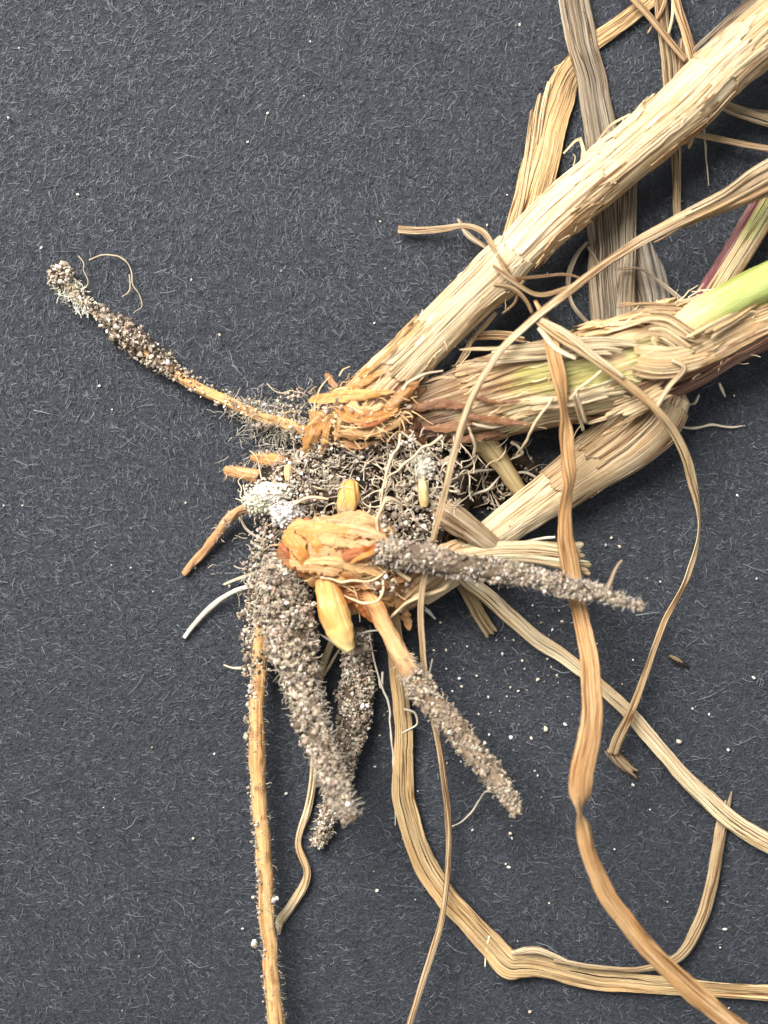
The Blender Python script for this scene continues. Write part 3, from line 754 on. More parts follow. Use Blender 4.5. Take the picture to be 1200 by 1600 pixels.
# grey translucent leaf and neighbours behind the main stem
leaf('leaf_blade', [(885, -60, 12, 44), (897, 10, 12, 46), (915, 90, 13, 52), (934, 180, 15, 54), (944, 260, 17, 56), (948, 350, 18, 62), (950, 420, 22, 66), (956, 490, 34, 70), (962, 560, 44, 70)], GREY, M_GREYBLADE, strips=5, nx=12, fray=(0, .05), gap=.06, curl=.12, vein=1.5, label='grey weathered translucent leaf passing beneath the thick stem')
leaf('leaf_blade', [(986, 262, 24, 22), (985, 340, 27, 24), (982, 420, 38, 27), (980, 500, 72, 30), (980, 540, 92, 30)], (0.56, 0.48, 0.36), M_GREYBLADE, strips=4, fray=(.05, .1), gap=.1, curl=.2)
leaf('membrane', [(1000, 380, 14, 30), (1012, 430, 20, 52), (1020, 485, 36, 54)], (0.40, 0.36, 0.30), M_MEMBRANE, strips=1, nx=11, curl=.2, wob=.2)
leaf('leaf_blade', [(1060, -45, 12, 22), (1025, -8, 12, 24), (985, 25, 12, 26), (945, 54, 11, 27), (908, 88, 10, 32), (886, 118, 10, 40, 10), (872, 155, 12, 50, 5), (858, 205, 14, 56), (845, 260, 16, 56), (828, 320, 20, 52), (806, 385, 26, 46)], (0.80, 0.58, 0.30),
     strips=5, gap=.05, curl=.10, nx=14, vein=1.2, rag=.10, label='broad frayed straw leaf bending under the thick stem')
leaf('leaf_strip', [(841, 138, 14, 7, 10), (836, 170, 17, 12), (828, 230, 20, 13), (818, 290, 22, 12), (806, 350, 28, 9)], STRAW, strips=2, fray=(.2, 0), spread=4, gap=.05, curl=.15)
leaf('leaf_strip', [(858, 128, 16, 6), (850, 165, 18, 9), (842, 215, 19, 8), (836, 260, 18, 5)], PALE, curl=.15, rag=.1)
leaf('leaf_strip', [(866, 108, 12, 6), (885, 100, 12, 10), (905, 88, 14, 6)], (0.72, 0.48, 0.22), curl=.15)
leaf('leaf_blade', [(1030, -40, 20, 24), (1036, 30, 20, 24), (1046, 100, 19, 26), (1050, 150, 18, 26)], (0.50, 0.37, 0.22), strips=3, gap=.1, curl=.2)
leaf('leaf_blade', [(1050, -40, 26, 16), (1062, 20, 27, 16), (1080, 80, 28, 20), (1092, 120, 28, 16)], STRAW, strips=2, gap=.1, curl=.2)
leaf('leaf_blade', [(960, -36, 34, 12), (1010, 20, 34, 12), (1045, 62, 34, 12), (1072, 95, 34, 9)], (0.56, 0.38, 0.20), curl=.3)
leaf('leaf_blade', [(1070, 60, 16, 16), (1066, 100, 16, 20), (1062, 140, 16, 18)], BROWN, strips=2, curl=.2)
leaf('leaf_strip', [(1045, -20, 30, 5), (1032, 20, 28, 6), (1012, 52, 22, 3)], TAN, curl=.2)
leaf('leaf_strip', [(1052, -20, 24, 6), (1050, 30, 22, 5), (1042, 60, 20, 4)], PALE, curl=.2)
leaf('leaf_blade', [(1056, 190, 40, 14), (1056, 240, 30, 15), (1057, 300, 20, 14), (1058, 335, 14, 12), (1061, 372, 10, 4)], (0.56, 0.45, 0.29), strips=2, fray=(0, .15), gap=.1, curl=.2)
leaf('leaf_scrap', [(1083, 175, 58, 24), (1076, 205, 44, 24), (1066, 234, 34, 22)], STRAW, strips=4, fray=(0, .1), spread=3)
leaf('leaf_blade', [(1110, 150, 60, 18, 20), (1140, 168, 48, 18), (1180, 182, 40, 18), (1250, 205, 40, 18)], (0.54, 0.42, 0.26), strips=3, gap=.1, curl=.2)
leaf('leaf_blade', [(1140, 165, 40, 12), (1180, 176, 34, 12), (1240, 180, 34, 12)], GREY, curl=.2)
leaf('leaf_blade', [(1078, 208, 48, 10), (1120, 216, 42, 11), (1165, 226, 40, 11), (1250, 240, 44, 11)], (0.62, 0.46, 0.28), curl=.3)
leaf('leaf_blade', [(622, 359, 14, 14), (650, 360, 18, 13), (690, 357, 28, 11), (722, 351, 40, 11, 30), (752, 360, 70, 10), (772, 388, 112, 9, 10), (788, 416, 126, 8), (802, 440, 122, 5)], (0.56, 0.42, 0.26), strips=1, curl=.3, label='small curled leaf end lying over the stem')
leaf('leaf_strip', [(716, 342, 34, 5), (730, 366, 44, 10), (752, 382, 66, 9), (776, 392, 110, 5)], (0.60, 0.52, 0.40), curl=.3)
# curls at the stem joint
for p in ([(770, 415, 130, 4.3), (800, 438, 134, 6.5), (840, 460, 128, 7.2), (885, 450, 118, 7.2), (925, 432, 112, 4.3)],
          [(800, 436, 126, 4.3), (845, 432, 118, 6.5), (890, 430, 110, 5.0), (920, 440, 104, 2.9)],
          [(772, 445, 130, 6.5), (800, 450, 132, 8.6), (822, 470, 128, 7.2), (832, 490, 124, 5.8)],
          [(785, 420, 132, 4.3), (808, 446, 130, 5.8), (806, 470, 120, 4.3), (785, 490, 110, 2.9)]):
    leaf('leaf_curl', p, (0.48, 0.33, 0.18), curl=.3, nx=7, vein=1.2, wob=.25)
for p in ([(918, 378, 36, 5.0), (900, 400, 40, 6.5), (889, 428, 44, 6.5), (892, 470, 52, 7.2), (912, 498, 70, 6.5), (935, 514, 100, 4.3)],
          [(918, 385, 34, 3.6), (932, 408, 30, 5.0), (940, 430, 28, 3.6)],
          [(965, 420, 58, 3.6), (1000, 420, 52, 5.0), (1030, 440, 50, 5.8), (1065, 468, 80, 5.8), (1090, 482, 116, 4.3)]):
    leaf('leaf_curl', p, (0.52, 0.46, 0.36), M_GREYBLADE, curl=.3, nx=7, vein=1.2, wob=.25)
for p in ([(880, 240, 22, 2.9), (905, 218, 26, 4.3), (915, 245, 28, 3.6)], [(907, 215, 26, 4.3), (912, 240, 34, 8.6), (910, 262, 46, 8.6)],
          [(932, 222, 46, 3.6), (955, 195, 70, 4.3), (985, 178, 84, 2.9)], [(730, 540, 60, 8.6), (750, 515, 62, 10.1), (775, 488, 66, 7.2)], [(700, 590, 66, 5.8), (722, 560, 70, 8.6), (738, 528, 70, 5.8)],
          [(690, 590, 76, 3.6), (720, 578, 84, 5.8), (750, 560, 96, 3.6)], [(655, 600, 84, 3.6), (690, 590, 90, 5.0), (735, 596, 104, 3.6)]):
    leaf('leaf_strip', p, PALE, curl=.3, nx=7, vein=1.2, wob=.25)

# ---------------------------------------------------------------- purple-edged culm behind on the right
F = [(1085, 500, 58, 44), (1110, 462, 50, 46), (1152, 396, 44, 46), (1196, 322, 42, 48), (1245, 240, 42, 50)]
def colF(th, t, px, py):
    x = np.cos(th)                       # -1 is the left edge in the picture
    g = mixc((0.55, 0.46, 0.25), (0.44, 0.46, 0.17), sst(385, 350, py + 30 * vn(px * .03, py * .03, 3)))
    c = mixc(g, PURPLE, sst(-0.45, -0.62, x))
    return mixc(c, TAN, sst(0.45, 0.8, x))
m = MB(); tube(m, F, STRAW, nseg=48, ridge=.02, nridge=20, bump=.6, colfn=colF)
m.build('stem', M_STEM, plant, label='slender green stem with a dark purple edge')

# ---------------------------------------------------------------- crown
r = np.random.default_rng(5)
def lump(mb, ctr, rad, col, amp=0.15, f=2.2, colfn=None, n=40, seed=1):
    u = np.linspace(0, 2 * np.pi, n * 2 + 1); v = np.linspace(0.001, np.pi - 0.001, n)
    U, V = np.meshgrid(u, v, indexing='ij')
    d = np.stack([np.cos(U) * np.sin(V), np.sin(U) * np.sin(V), np.cos(V)], -1)
    k = 1 + amp * vn(d[..., 0] * f + 10 + d[..., 2] * f * .7, d[..., 1] * f + 3 - d[..., 2] * f * .5, seed) + amp * .6 * vn(d[..., 0] * f * 2.7 + d[..., 2] * 2, d[..., 1] * f * 2.7 + d[..., 2] * 3, seed + 1) \
        + amp * .35 * vn(d[..., 0] * f * 7 + d[..., 2] * 5, d[..., 1] * f * 7 + d[..., 2] * 4, seed + 2)
    p = P(A_(ctr, dtype=float)) + d * A_(rad) * k[..., None]
    idx = np.arange(U.size).reshape(U.shape)
    q = np.stack([idx[:-1, :-1], idx[:-1, 1:], idx[1:, 1:], idx[1:, :-1]], -1).reshape(-1, 4)
    cc = colfn(d, k, p) if colfn else np.broadcast_to(A_(col, dtype=float), p.shape)
    mb.add(p, quads=q, uv=np.stack([U * rad[0], V * rad[1]], -1), col=cc)

def colcrown(d, k, p):
    c = mixc((0.46, 0.18, 0.05), (0.66, 0.38, 0.16), sst(-.3, .5, vn(d[..., 0] * 4, d[..., 1] * 4, 77)))
    return mixc(c, (0.36, 0.12, 0.03), sst(.15, .6, vn(d[..., 0] * 5 + 9, d[..., 1] * 5, 78)))
m = MB()
lump(m, (530, 868, 78), (92, 56, 52), ORANGE, amp=.14, colfn=colcrown, seed=40)
lump(m, (575, 915, 62), (70, 42, 42), ORANGE, amp=.16, colfn=colcrown, seed=44)
crown = m.build('crown', M_SCALE, plant, label='orange knobbly crown where roots and stems meet')
def scale_(ctrl, col, **k):
    kw = dict(strips=1, nx=17, curl=.15, wob=.3, tip=(.08, .10), vein=0.9, thick=1.2, rag=.55, crump=2.4, step=2.5); kw.update(k)
    m = MB(); blade(m, ctrl, A_(col) * A_((0.98, 0.74, 0.56)), **kw)
    return m.build('bract_scale', M_SCALE, crown)
OR1 = (0.70, 0.40, 0.13); OR2 = (0.76, 0.53, 0.25); OR3 = (0.46, 0.17, 0.04); OR4 = (0.80, 0.60, 0.34)
scale_([(440, 842, 106, 30), (474, 833, 118, 44), (520, 834, 124, 36), (560, 838, 124, 14)], OR2)
scale_([(520, 826, 114, 20), (560, 830, 124, 34), (606, 846, 124, 22)], (0.78, 0.60, 0.40))
scale_([(486, 858, 126, 10), (530, 858, 132, 16), (576, 856, 134, 8)], (0.44, 0.17, 0.05))
scale_([(440, 850, 112, 10), (456, 874, 120, 16), (474, 896, 116, 8)], (0.40, 0.15, 0.05))
scale_([(556, 846, 132, 12), (590, 858, 132, 20), (622, 868, 122, 10)], (0.80, 0.64, 0.46))
scale_([(450, 850, 118, 16), (500, 843, 132, 26), (560, 850, 134, 20), (600, 846, 130, 8)], OR4)
scale_([(452, 868, 112, 34), (500, 872, 128, 52), (560, 884, 128, 44), (610, 890, 116, 18)], (0.74, 0.52, 0.29))
scale_([(470, 880, 124, 14), (520, 878, 136, 24), (570, 890, 132, 18), (600, 900, 122, 6)], OR4)
scale_([(470, 820, 108, 18), (520, 812, 116, 26), (580, 818, 116, 28), (622, 836, 104, 12)], (0.66, 0.50, 0.30))
scale_([(448, 830, 116, 26), (468, 858, 128, 36), (488, 892, 124, 18)], OR1)
scale_([(462, 828, 124, 16), (486, 838, 134, 22), (505, 868, 134, 10)], (0.78, 0.44, 0.14))
scale_([(535, 872, 138, 18), (562, 864, 142, 30), (592, 852, 134, 10)], OR3)
scale_([(548, 880, 140, 10), (570, 868, 146, 14), (590, 860, 140, 8)], (0.74, 0.40, 0.12))
scale_([(455, 812, 102, 14), (480, 816, 108, 18), (510, 820, 110, 10)], (0.55, 0.24, 0.07))
scale_([(490, 898, 112, 18), (540, 912, 118, 20), (600, 914, 110, 18), (640, 900, 96, 8)], (0.66, 0.42, 0.25))
scale_([(478, 888, 118, 14), (520, 900, 126, 18), (560, 902, 122, 10)], OR2)
scale_([(505, 905, 104, 30), (545, 925, 104, 36), (590, 935, 96, 20)], (0.50, 0.20, 0.07))
scale_([(548, 925, 100, 26), (575, 950, 92, 30), (590, 975, 84, 14)], (0.55, 0.25, 0.09))
scale_([(590, 930, 92, 30), (625, 945, 80, 30), (640, 985, 60, 14)], (0.46, 0.30, 0.15))
scale_([(600, 960, 70, 20), (612, 1000, 58, 26), (622, 1040, 44, 14)], (0.50, 0.36, 0.20))
# scales at the foot of the main stem
scale_([(482, 626, 100, 14), (510, 622, 112, 24), (560, 616, 124, 24), (618, 612, 124, 8)], (0.80, 0.54, 0.22))
scale_([(508, 642, 92, 30), (494, 672, 84, 36), (480, 706, 70, 24), (474, 722, 62, 12)], (0.66, 0.42, 0.18))
scale_([(528, 636, 100, 10), (512, 668, 96, 16), (505, 700, 84, 12), (500, 722, 72, 6)], OR2)
scale_([(530, 640, 112, 24), (556, 652, 120, 40), (590, 650, 122, 30), (625, 632, 114, 12)], (0.68, 0.40, 0.14))
scale_([(540, 626, 118, 14), (570, 640, 126, 18), (600, 632, 126, 10)], OR4)
scale_([(545, 655, 118, 10), (572, 664, 124, 14), (604, 655, 122, 6)], (0.40, 0.15, 0.04))
scale_([(520, 676, 100, 24), (556, 678, 108, 28), (600, 668, 108, 24), (640, 646, 100, 10)], (0.72, 0.52, 0.28))
scale_([(530, 692, 90, 16), (560, 696, 96, 20), (595, 690, 94, 10)], (0.50, 0.33, 0.18))
scale_([(535, 636, 120, 6), (528, 668, 112, 9), (523, 690, 100, 5)], OR4)
scale_([(600, 640, 116, 16), (625, 622, 116, 22), (655, 596, 108, 10)], (0.56, 0.34, 0.16))
scale_([(506, 584, 64, 12), (513, 591, 76, 14), (528, 606, 92, 12)], (0.42, 0.29, 0.18))
scale_([(520, 612, 104, 10), (560, 600, 118, 16), (600, 580, 124, 8)], (0.55, 0.30, 0.10))
scale_([(560, 590, 112, 8), (590, 566, 122, 10), (620, 536, 122, 5)], (0.62, 0.40, 0.16))
# brown broken bracts round the foot of the green tiller
for c_ in ([(650, 640, 108, 12.4), (690, 630, 116, 21.1), (740, 640, 122, 11.2)], [(660, 668, 100, 11.2), (700, 668, 106, 18.6), (745, 660, 110, 8.7)], [(700, 690, 90, 8.7), (740, 684, 98, 14.9), (790, 676, 98, 6.2)],
           [(720, 650, 118, 9.9), (770, 655, 124, 16.1), (830, 664, 120, 7.4)], [(735, 615, 124, 8.7), (770, 628, 130, 12.4), (815, 626, 132, 5.0)]):
    scale_(c_, [(0.26, 0.15, 0.08), (0.20, 0.09, 0.05), (0.27, 0.16, 0.09), (0.44, 0.31, 0.19), (0.40, 0.27, 0.16)][int(c_[0][0]) % 5])
m = MB(); r = np.random.default_rng(81); N = 240
bx = P(np.stack([r.normal(535, 50, N), r.normal(868, 32, N), np.full(N, 0.)], 1)); bx[:, 2] = 132 - 30 * ((bx[:, 0] + 65) / 90) ** 2 - 20 * ((bx[:, 1] + 68) / 50) ** 2
b2 = P(np.stack([r.normal(560, 36, N), r.normal(642, 22, N), r.uniform(104, 124, N)], 1))
d2 = np.stack([r.normal(1, .5, N), r.normal(0, .5, N), r.normal(0, .15, N)], 1)
fuzz(m, np.concatenate([bx, b2]), np.concatenate([d2, d2]), r.uniform(10, 40, 2 * N), 1.4, (0.62, 0.40, 0.19), r, .3)
m.build('frayed_fibre', M_HAIR, crown, kind='stuff')
# yellow buds
def colbud(th, t, px, py):
    c = mixc((0.70, 0.33, 0.09), (0.77, 0.50, 0.19), sst(.2, .55, t)); c = mixc(c, (0.80, 0.66, 0.32), sst(.7, 1, t))
    return mixc(c, (0.58, 0.28, 0.06), .7 * sst(.1, .6, vn(px * .05, py * .05, 8)))
m = MB(); tube(m, [(508, 905, 108, 31.0), (514, 930, 112, 39.6), (521, 955, 116, 46.4), (532, 985, 118, 39.6), (543, 1008, 118, 25.8), (547, 1016, 118, 15.5)], ORANGE, nseg=48, ridge=.025, nridge=9, bump=2.4, bfreq=.035, colfn=colbud)
bud = m.build('bud', M_BUD, plant, label='plump yellow shoot bud pointing down')
m = MB(); tube(m, [(548, 753, 86, 20.4), (547, 764, 90, 25.5), (545, 780, 90, 28.9), (541, 796, 86, 23.8), (538, 806, 82, 13.6)], (0.66, 0.38, 0.10), nseg=30, bump=5, bfreq=.05, ridge=.12, nridge=6, flat=.6, step=2, colfn=lambda th, t, px, py: mixc((0.66, 0.36, 0.09), (0.62, 0.48, 0.27), sst(.45, .9, t)))
m.build('bud', M_BUD, plant)
m = MB(); tube(m, [(660, 750, 104, 10), (661, 762, 108, 16), (662, 776, 106, 15), (662, 790, 100, 9)], (0.66, 0.50, 0.24), nseg=24, bump=1.6, step=2); m.build('bud', M_BUD, plant)

# ---------------------------------------------------------------- soil held in the crown
m = MB()
def colsoil(d, k, p): return mixc((0.022, 0.016, 0.012), (0.10, 0.072, 0.05), sst(-.2, .7, vn(p[..., 0] * .07, p[..., 1] * .07, 91)))
lump(m, (590, 735, 34), (120, 78, 46), BROWN, amp=.22, f=3, colfn=colsoil, seed=51, n=60)
lump(m, (490, 765, 40), (74, 58, 44), BROWN, amp=.22, f=3, colfn=colsoil, seed=54, n=50)
lump(m, (668, 770, 44), (54, 92, 46), BROWN, amp=.22, f=3, colfn=colsoil, seed=57, n=50)
lump(m, (640, 650, 56), (58, 56, 46), BROWN, amp=.2, f=3, colfn=lambda d, k, p: mixc((0.10, 0.045, 0.022), (0.22, 0.11, 0.055), sst(-.3, .6, vn(p[..., 0] * .05, p[..., 1] * .05, 95))), seed=60, n=50)
soil = m.build('soil_clump', M_SOIL, plant, label='dark crumbly soil packed between stems and crown')

def surf_grains(cx, cy, rx, ry, z0, zb, N, prob, size, r, pw=0.5):
    a = r.uniform(0, 2 * np.pi, N); q = r.uniform(0, 1, N) ** pw
    x = cx + rx * q * np.cos(a); y = cy + ry * q * np.sin(a)
    z = z0 + zb * np.sqrt(np.maximum(0, 1 - q * q)) + r.uniform(-5, 6, N)
    return P(np.stack([x, y, np.maximum(z, 2)], 1)), size[0] * .6 + (size[1] - size[0] * .6) * r.beta(1.3, 2.6, N), pickcol(N, prob, r)
g = MB(); r = np.random.default_rng(61)
for (cx, cy, rx, ry, z0, zb, N, pr) in ((590, 735, 120, 78, 34, 46, 1500, QP_DARK), (485, 760, 78, 62, 42, 46, 1300, QP_GREY), (668, 765, 56, 96, 46, 50, 900, QP_GREY),
                                      (600, 690, 70, 40, 60, 40, 500, QP_DARK), (640, 640, 60, 50, 60, 44, 260, QP_DARK), (440, 890, 60, 70, 40, 50, 700, QP_GREY),
                                      (780, 752, 75, 52, 2, 10, 420, QP_DARK), (535, 700, 60, 26, 56, 34, 420, QP_DARK), (520, 900, 60, 30, 60, 40, 200, QP_GREY), (530, 855, 80, 50, 84, 46, 110, QP_DARK), (560, 640, 60, 40, 84, 40, 90, QP_DARK), (600, 905, 40, 30, 84, 40, 120, QP_GREY), (610, 830, 50, 40, 70, 40, 420, QP_GREY), (430, 800, 40, 40, 40, 30, 260, QP_GREY)):
    grains(g, *surf_grains(cx, cy, rx, ry, z0, zb, int(N * (0.5 if pr is QP_DARK else 0.95)), pr, (1.8, 5.0), r), r)
g.build('sand_coating', M_SAND, soil, kind='stuff', smooth=False)
# dark crumbs lying on the card below the tiller
m = MB(); lump(m, (775, 750, 0), (62, 44, 9), BROWN, amp=.35, f=4, colfn=colsoil, seed=71, n=50)
m.build('soil_crumb', M_SOIL, soil)
# matted rootlets and dust over the clump
m = MB(); r = np.random.default_rng(83); N = 330
bx = P(np.stack([r.normal(510, 48, N), r.normal(752, 34, N), r.uniform(72, 96, N)], 1)); bx[:, 2] -= 30 * ((bx[:, 0] + 90) / 110) ** 2
fuzz(m, bx, np.stack([r.normal(size=N), r.normal(size=N), r.normal(size=N) * .3], 1), r.uniform(10, 34, N), 1.5, (0.40, 0.33, 0.25), r, .35)
N = 170; bx = P(np.stack([r.normal(655, 34, N), r.normal(760, 50, N), r.uniform(88, 106, N)], 1))
fuzz(m, bx, np.stack([r.normal(size=N), r.normal(size=N), r.normal(size=N) * .3], 1), r.uniform(10, 30, N), 1.5, (0.44, 0.36, 0.27), r, .35)
N = 200; bx = P(np.stack([r.normal(425, 26, N), r.normal(900, 50, N), r.uniform(60, 100, N)], 1))
fuzz(m, bx, np.stack([r.normal(size=N), r.normal(size=N), r.normal(size=N) * .3], 1), r.uniform(8, 24, N), 1.4, (0.36, 0.30, 0.22), r, .35)
m.build('root_hair', M_HAIR, soil, kind='stuff')
# white mould
m = MB(); r = np.random.default_rng(62)
lump(m, (404, 785, 74), (20, 17, 14), (0.52, 0.49, 0.37), amp=.3, f=3.2, seed=201, n=40)
lump(m, (447, 803, 88), (22, 18, 16), (0.55, 0.50, 0.47), amp=.3, f=3.2, seed=205, n=40)
lump(m, (426, 768, 84), (26, 14, 12), (0.62, 0.57, 0.48), amp=.3, f=3.2, seed=208, n=40)
lump(m, (662, 730, 98), (14, 18, 12), (0.5, 0.45, 0.37), amp=.3, f=3.2, seed=211, n=36)
for (cx, cy, rx, ry, z, N, cc) in ((404, 784, 26, 22, 72, 150, (.55, .52, .40)), (447, 802, 28, 24, 86, 150, (.58, .53, .49)), (430, 764, 46, 18, 80, 130, (.64, .58, .48)), (662, 728, 20, 26, 96, 90, (.55, .5, .42)), (640, 690, 14, 12, 98, 30, (.7, .64, .54))):
    p_, s_, _ = surf_grains(cx, cy, rx, ry, z, 14, N, QP_PALE, (1.2, 4.0), r)
    grains(m, p_, s_, np.clip(A_(cc)[None] * r.uniform(.75, 1.1, (N, 1)), 0, 1), r)
m.build('mould_patch', M_MOULD, soil, kind='stuff', label='white powdery mould on the crown')

# rootlets tangled in the soil (traced and loose)
HAIRC = (0.58, 0.47, 0.33)
m = Each(soil)
threads(m, [[(627, 680, 104), (615, 710, 108), (600, 760, 104), (590, 800, 100)], [(690, 680, 120), (650, 710, 118), (620, 735, 112), (600, 760, 106)],
            [(628, 678, 106), (645, 690, 108), (665, 705, 104)], [(720, 655, 110), (740, 690, 100), (742, 715, 70), (720, 730, 40), (705, 715, 40)],
            [(735, 660, 118), (765, 665, 116), (800, 662, 112)], [(625, 612, 116), (655, 590, 120), (690, 580, 112)], [(600, 790, 120), (605, 775, 124), (622, 782, 120), (632, 805, 112)]], 5, (0.48, 0.38, 0.26), jit=4)
threads(m, [[(588, 830, 116), (592, 800, 124), (605, 782, 124), (620, 780, 118)], [(600, 905, 124), (598, 925, 128), (575, 943, 128), (545, 935, 120), (535, 930, 112)],
            [(500, 903, 126), (540, 908, 130), (590, 905, 128), (606, 890, 124)], [(510, 778, 104), (490, 775, 106), (465, 785, 100), (450, 795, 96)]], 4.6, (0.58, 0.40, 0.24), jit=3)
threads(m, [[(720, 870, 104), (690, 920, 96), (640, 940, 92), (610, 965, 86)], [(640, 905, 110), (625, 895, 112), (615, 880, 112)], [(680, 900, 90), (650, 930, 86), (625, 955, 80)]], 8, (0.50, 0.38, 0.22), jit=2)

m = MB(); r = np.random.default_rng(63); paths = []
for _ in range(95):
    cx, cy = r.choice(3, p=[.5, .3, .2]), 0
    ox, oy, zz = ((595, 740, 88), (670, 740, 98), (470, 770, 92))[cx]
    x, y = ox + r.normal(0, 48), oy + r.normal(0, 34); a = r.uniform(0, 6.28); p_ = []
    for k in range(5):
        p_.append((x, y, zz - 26 * ((x - ox) / 110) ** 2 + r.normal(0, 4))); a += r.normal(0, .6); x += 13 * math.cos(a); y += 13 * math.sin(a)
    paths.append(p_)
threads(m, paths, 2.6, HAIRC, nside=3)
paths = []
for _ in range(26):   # web of fine roots over the crumbs right of the crown
    x, y = 780 + r.normal(0, 40), 755 + r.normal(0, 28); a = r.uniform(0, 6.28); p_ = []
    for k in range(5):
        p_.append((x, y, 10 + abs(r.normal(0, 8)))); a += r.normal(0, .55); x += 13 * math.cos(a); y += 13 * math.sin(a)
    paths.append(p_)
threads(m, paths, 2.2, HAIRC, nside=3)
m.build('rootlet', M_HAIR, soil, kind='stuff')
m = Each(plant)
threads(m, [[(730, 740, 40), (755, 735, 34), (785, 732, 26)], [(790, 740, 30), (820, 738, 26), (845, 752, 20), (865, 770, 16)], [(735, 775, 24), (762, 765, 26), (780, 745, 30)],
            [(800, 690, 100), (815, 710, 60), (795, 720, 40)], [(868, 838, 40), (830, 845, 34), (800, 852, 40)]], 4.5, (0.60, 0.52, 0.40), jit=1.5)
threads(m, [[(865, 620, 140), (845, 650, 130), (820, 690, 96), (806, 712, 60)], [(945, 575, 148), (915, 600, 150), (890, 622, 146)]], 4.5, (0.62, 0.48, 0.30), jit=2)


# ---------------------------------------------------------------- roots
def root(ctrl, col, core=0.8, cdens=0.0, prob=QP_GREY, t0=0., t1=1., size=(2.2, 4.2), label=None, thmask=None, colfn=None, bump=1.5, fluff=.15, depth=.38, hair=0, hairlen=(6, 16), hairw=0.9, haircol=(0.40, 0.32, 0.22), ht=(0, 1)):
    c2 = [(x, y, z, d * core * (.9 if core < .9 else 1)) for x, y, z, d in ctrl]
    m = MB(); tube(m, c2, col, nseg=32, ridge=.02, nridge=10, bump=bump, bfreq=.06, colfn=colfn)
    o = m.build('root', M_SOIL if (core < .8 and colfn is None) else M_ROOT, plant, label=label)
    if cdens:
        g = MB(); coat(g, ctrl, cdens, prob, size, depth, t0, t1, thmask, fluff)
        g.build('sand_coating', M_SAND, o, kind='stuff', smooth=False)
    if hair:
        r = np.random.default_rng(nseed()); s, arc, _ = resample(ctrl, 4.0); T, sd, nm = frames(s[:, :3])
        i = (r.uniform(ht[0], ht[1], hair) * (len(s) - 1)).astype(int); th = r.uniform(0, 2 * np.pi, hair)
        dv = sd[i] * np.cos(th)[:, None] + nm[i] * np.sin(th)[:, None]
        h = MB(); fuzz(h, s[i, :3] + dv * s[i, 3:4] * core * .48, dv + .5 * T[i] * r.normal(size=(hair, 1)), r.uniform(*hairlen, hair), hairw, haircol, r, .45)
        h.build('root_hair', M_HAIR, o, kind='stuff')
    return o
RO = (0.62, 0.37, 0.14); MUD = (0.16, 0.12, 0.085); MUDL = (0.26, 0.19, 0.125)
# left root with soil on its outer half
R1 = [(500, 690, 62, 18), (478, 676, 52, 18), (420, 655, 36, 17), (350, 625, 26, 17), (300, 600, 22, 17), (262, 575, 20, 15), (225, 548, 20, 15), (180, 508, 18, 14), (140, 480, 16, 14), (112, 452, 18, 13), (95, 428, 20, 13)]
R1c = [(300, 600, 22, 20), (262, 574, 22, 28), (225, 546, 22, 36), (185, 508, 22, 40), (160, 490, 20, 28), (135, 475, 18, 18), (112, 452, 18, 15)]
o = root(R1, RO, core=1.0, bump=.8, label='thin orange root reaching left with a dark soil-crusted end', hair=300, hairlen=(8, 28), ht=(0, .34), hairw=1.1, haircol=(0.34, 0.30, 0.23),
         colfn=lambda th, t, px, py: mixc(RO, (0.62, 0.56, 0.38), sst(200, 130, px)))
g = MB(); coat(g, R1c, .075, QP_DARK, (2.2, 4.6), .75, fluff=.3, lumpy=.55); r = np.random.default_rng(64)
grains(g, *surf_grains(96, 432, 22, 22, 12, 18, 260, QP_DARK * A_([1, 1.4, 1, 2.2, 1, 1, 1]), (2, 4.6), r), r)
coat(g, [(480, 676, 52, 40), (420, 655, 36, 44), (350, 625, 26, 34), (290, 592, 22, 30)], .012, QP_PALE, (2, 4), .9, fluff=.5)
grains(g, *surf_grains(460, 640, 40, 34, 20, 20, 150, QP_GREY, (2, 4), r), r)
g.build('sand_coating', M_SAND, o, kind='stuff', smooth=False)
h = MB(); N = 300
i = r.uniform(0, 1, N); bx = P(np.stack([135 - 45 * i + r.normal(0, 8, N), 485 - 55 * i + r.normal(0, 8, N), np.full(N, 20.)], 1))
fuzz(h, bx, np.stack([r.normal(size=N), r.normal(size=N), r.normal(size=N) * .4], 1), r.uniform(8, 20, N), 1.3, (0.52, 0.50, 0.40), r, .4)
h.build('root_hair', M_HAIR, o, kind='stuff')
h = Each(o); threads(h, [[(122, 398, 22), (132, 412, 26), (133, 425, 26), (138, 436, 24), (131, 455, 20), (134, 472, 18)], [(138, 405, 18), (160, 396, 14), (185, 402, 12), (203, 425, 12), (206, 440, 12), (220, 462, 12), (218, 480, 14), (207, 492, 18)],
                      [(200, 432, 12), (205, 452, 10), (190, 465, 10)], [(415, 598, 26), (440, 612, 30), (455, 608, 30), (478, 620, 34)]], 2.3, (0.42, 0.34, 0.22), jit=3)

# hairy haze of root hairs between root and stem foot
h = MB(); N = 420; bx = P(np.stack([r.normal(440, 36, N), r.normal(668, 26, N), r.uniform(16, 44, N)], 1))
fuzz(h, bx, np.stack([r.normal(size=N), r.normal(size=N), r.normal(size=N) * .5], 1), r.uniform(10, 30, N), 1.1, (0.30, 0.27, 0.21), r, .4)
h.build('root_hair', M_HAIR, o, kind='stuff')

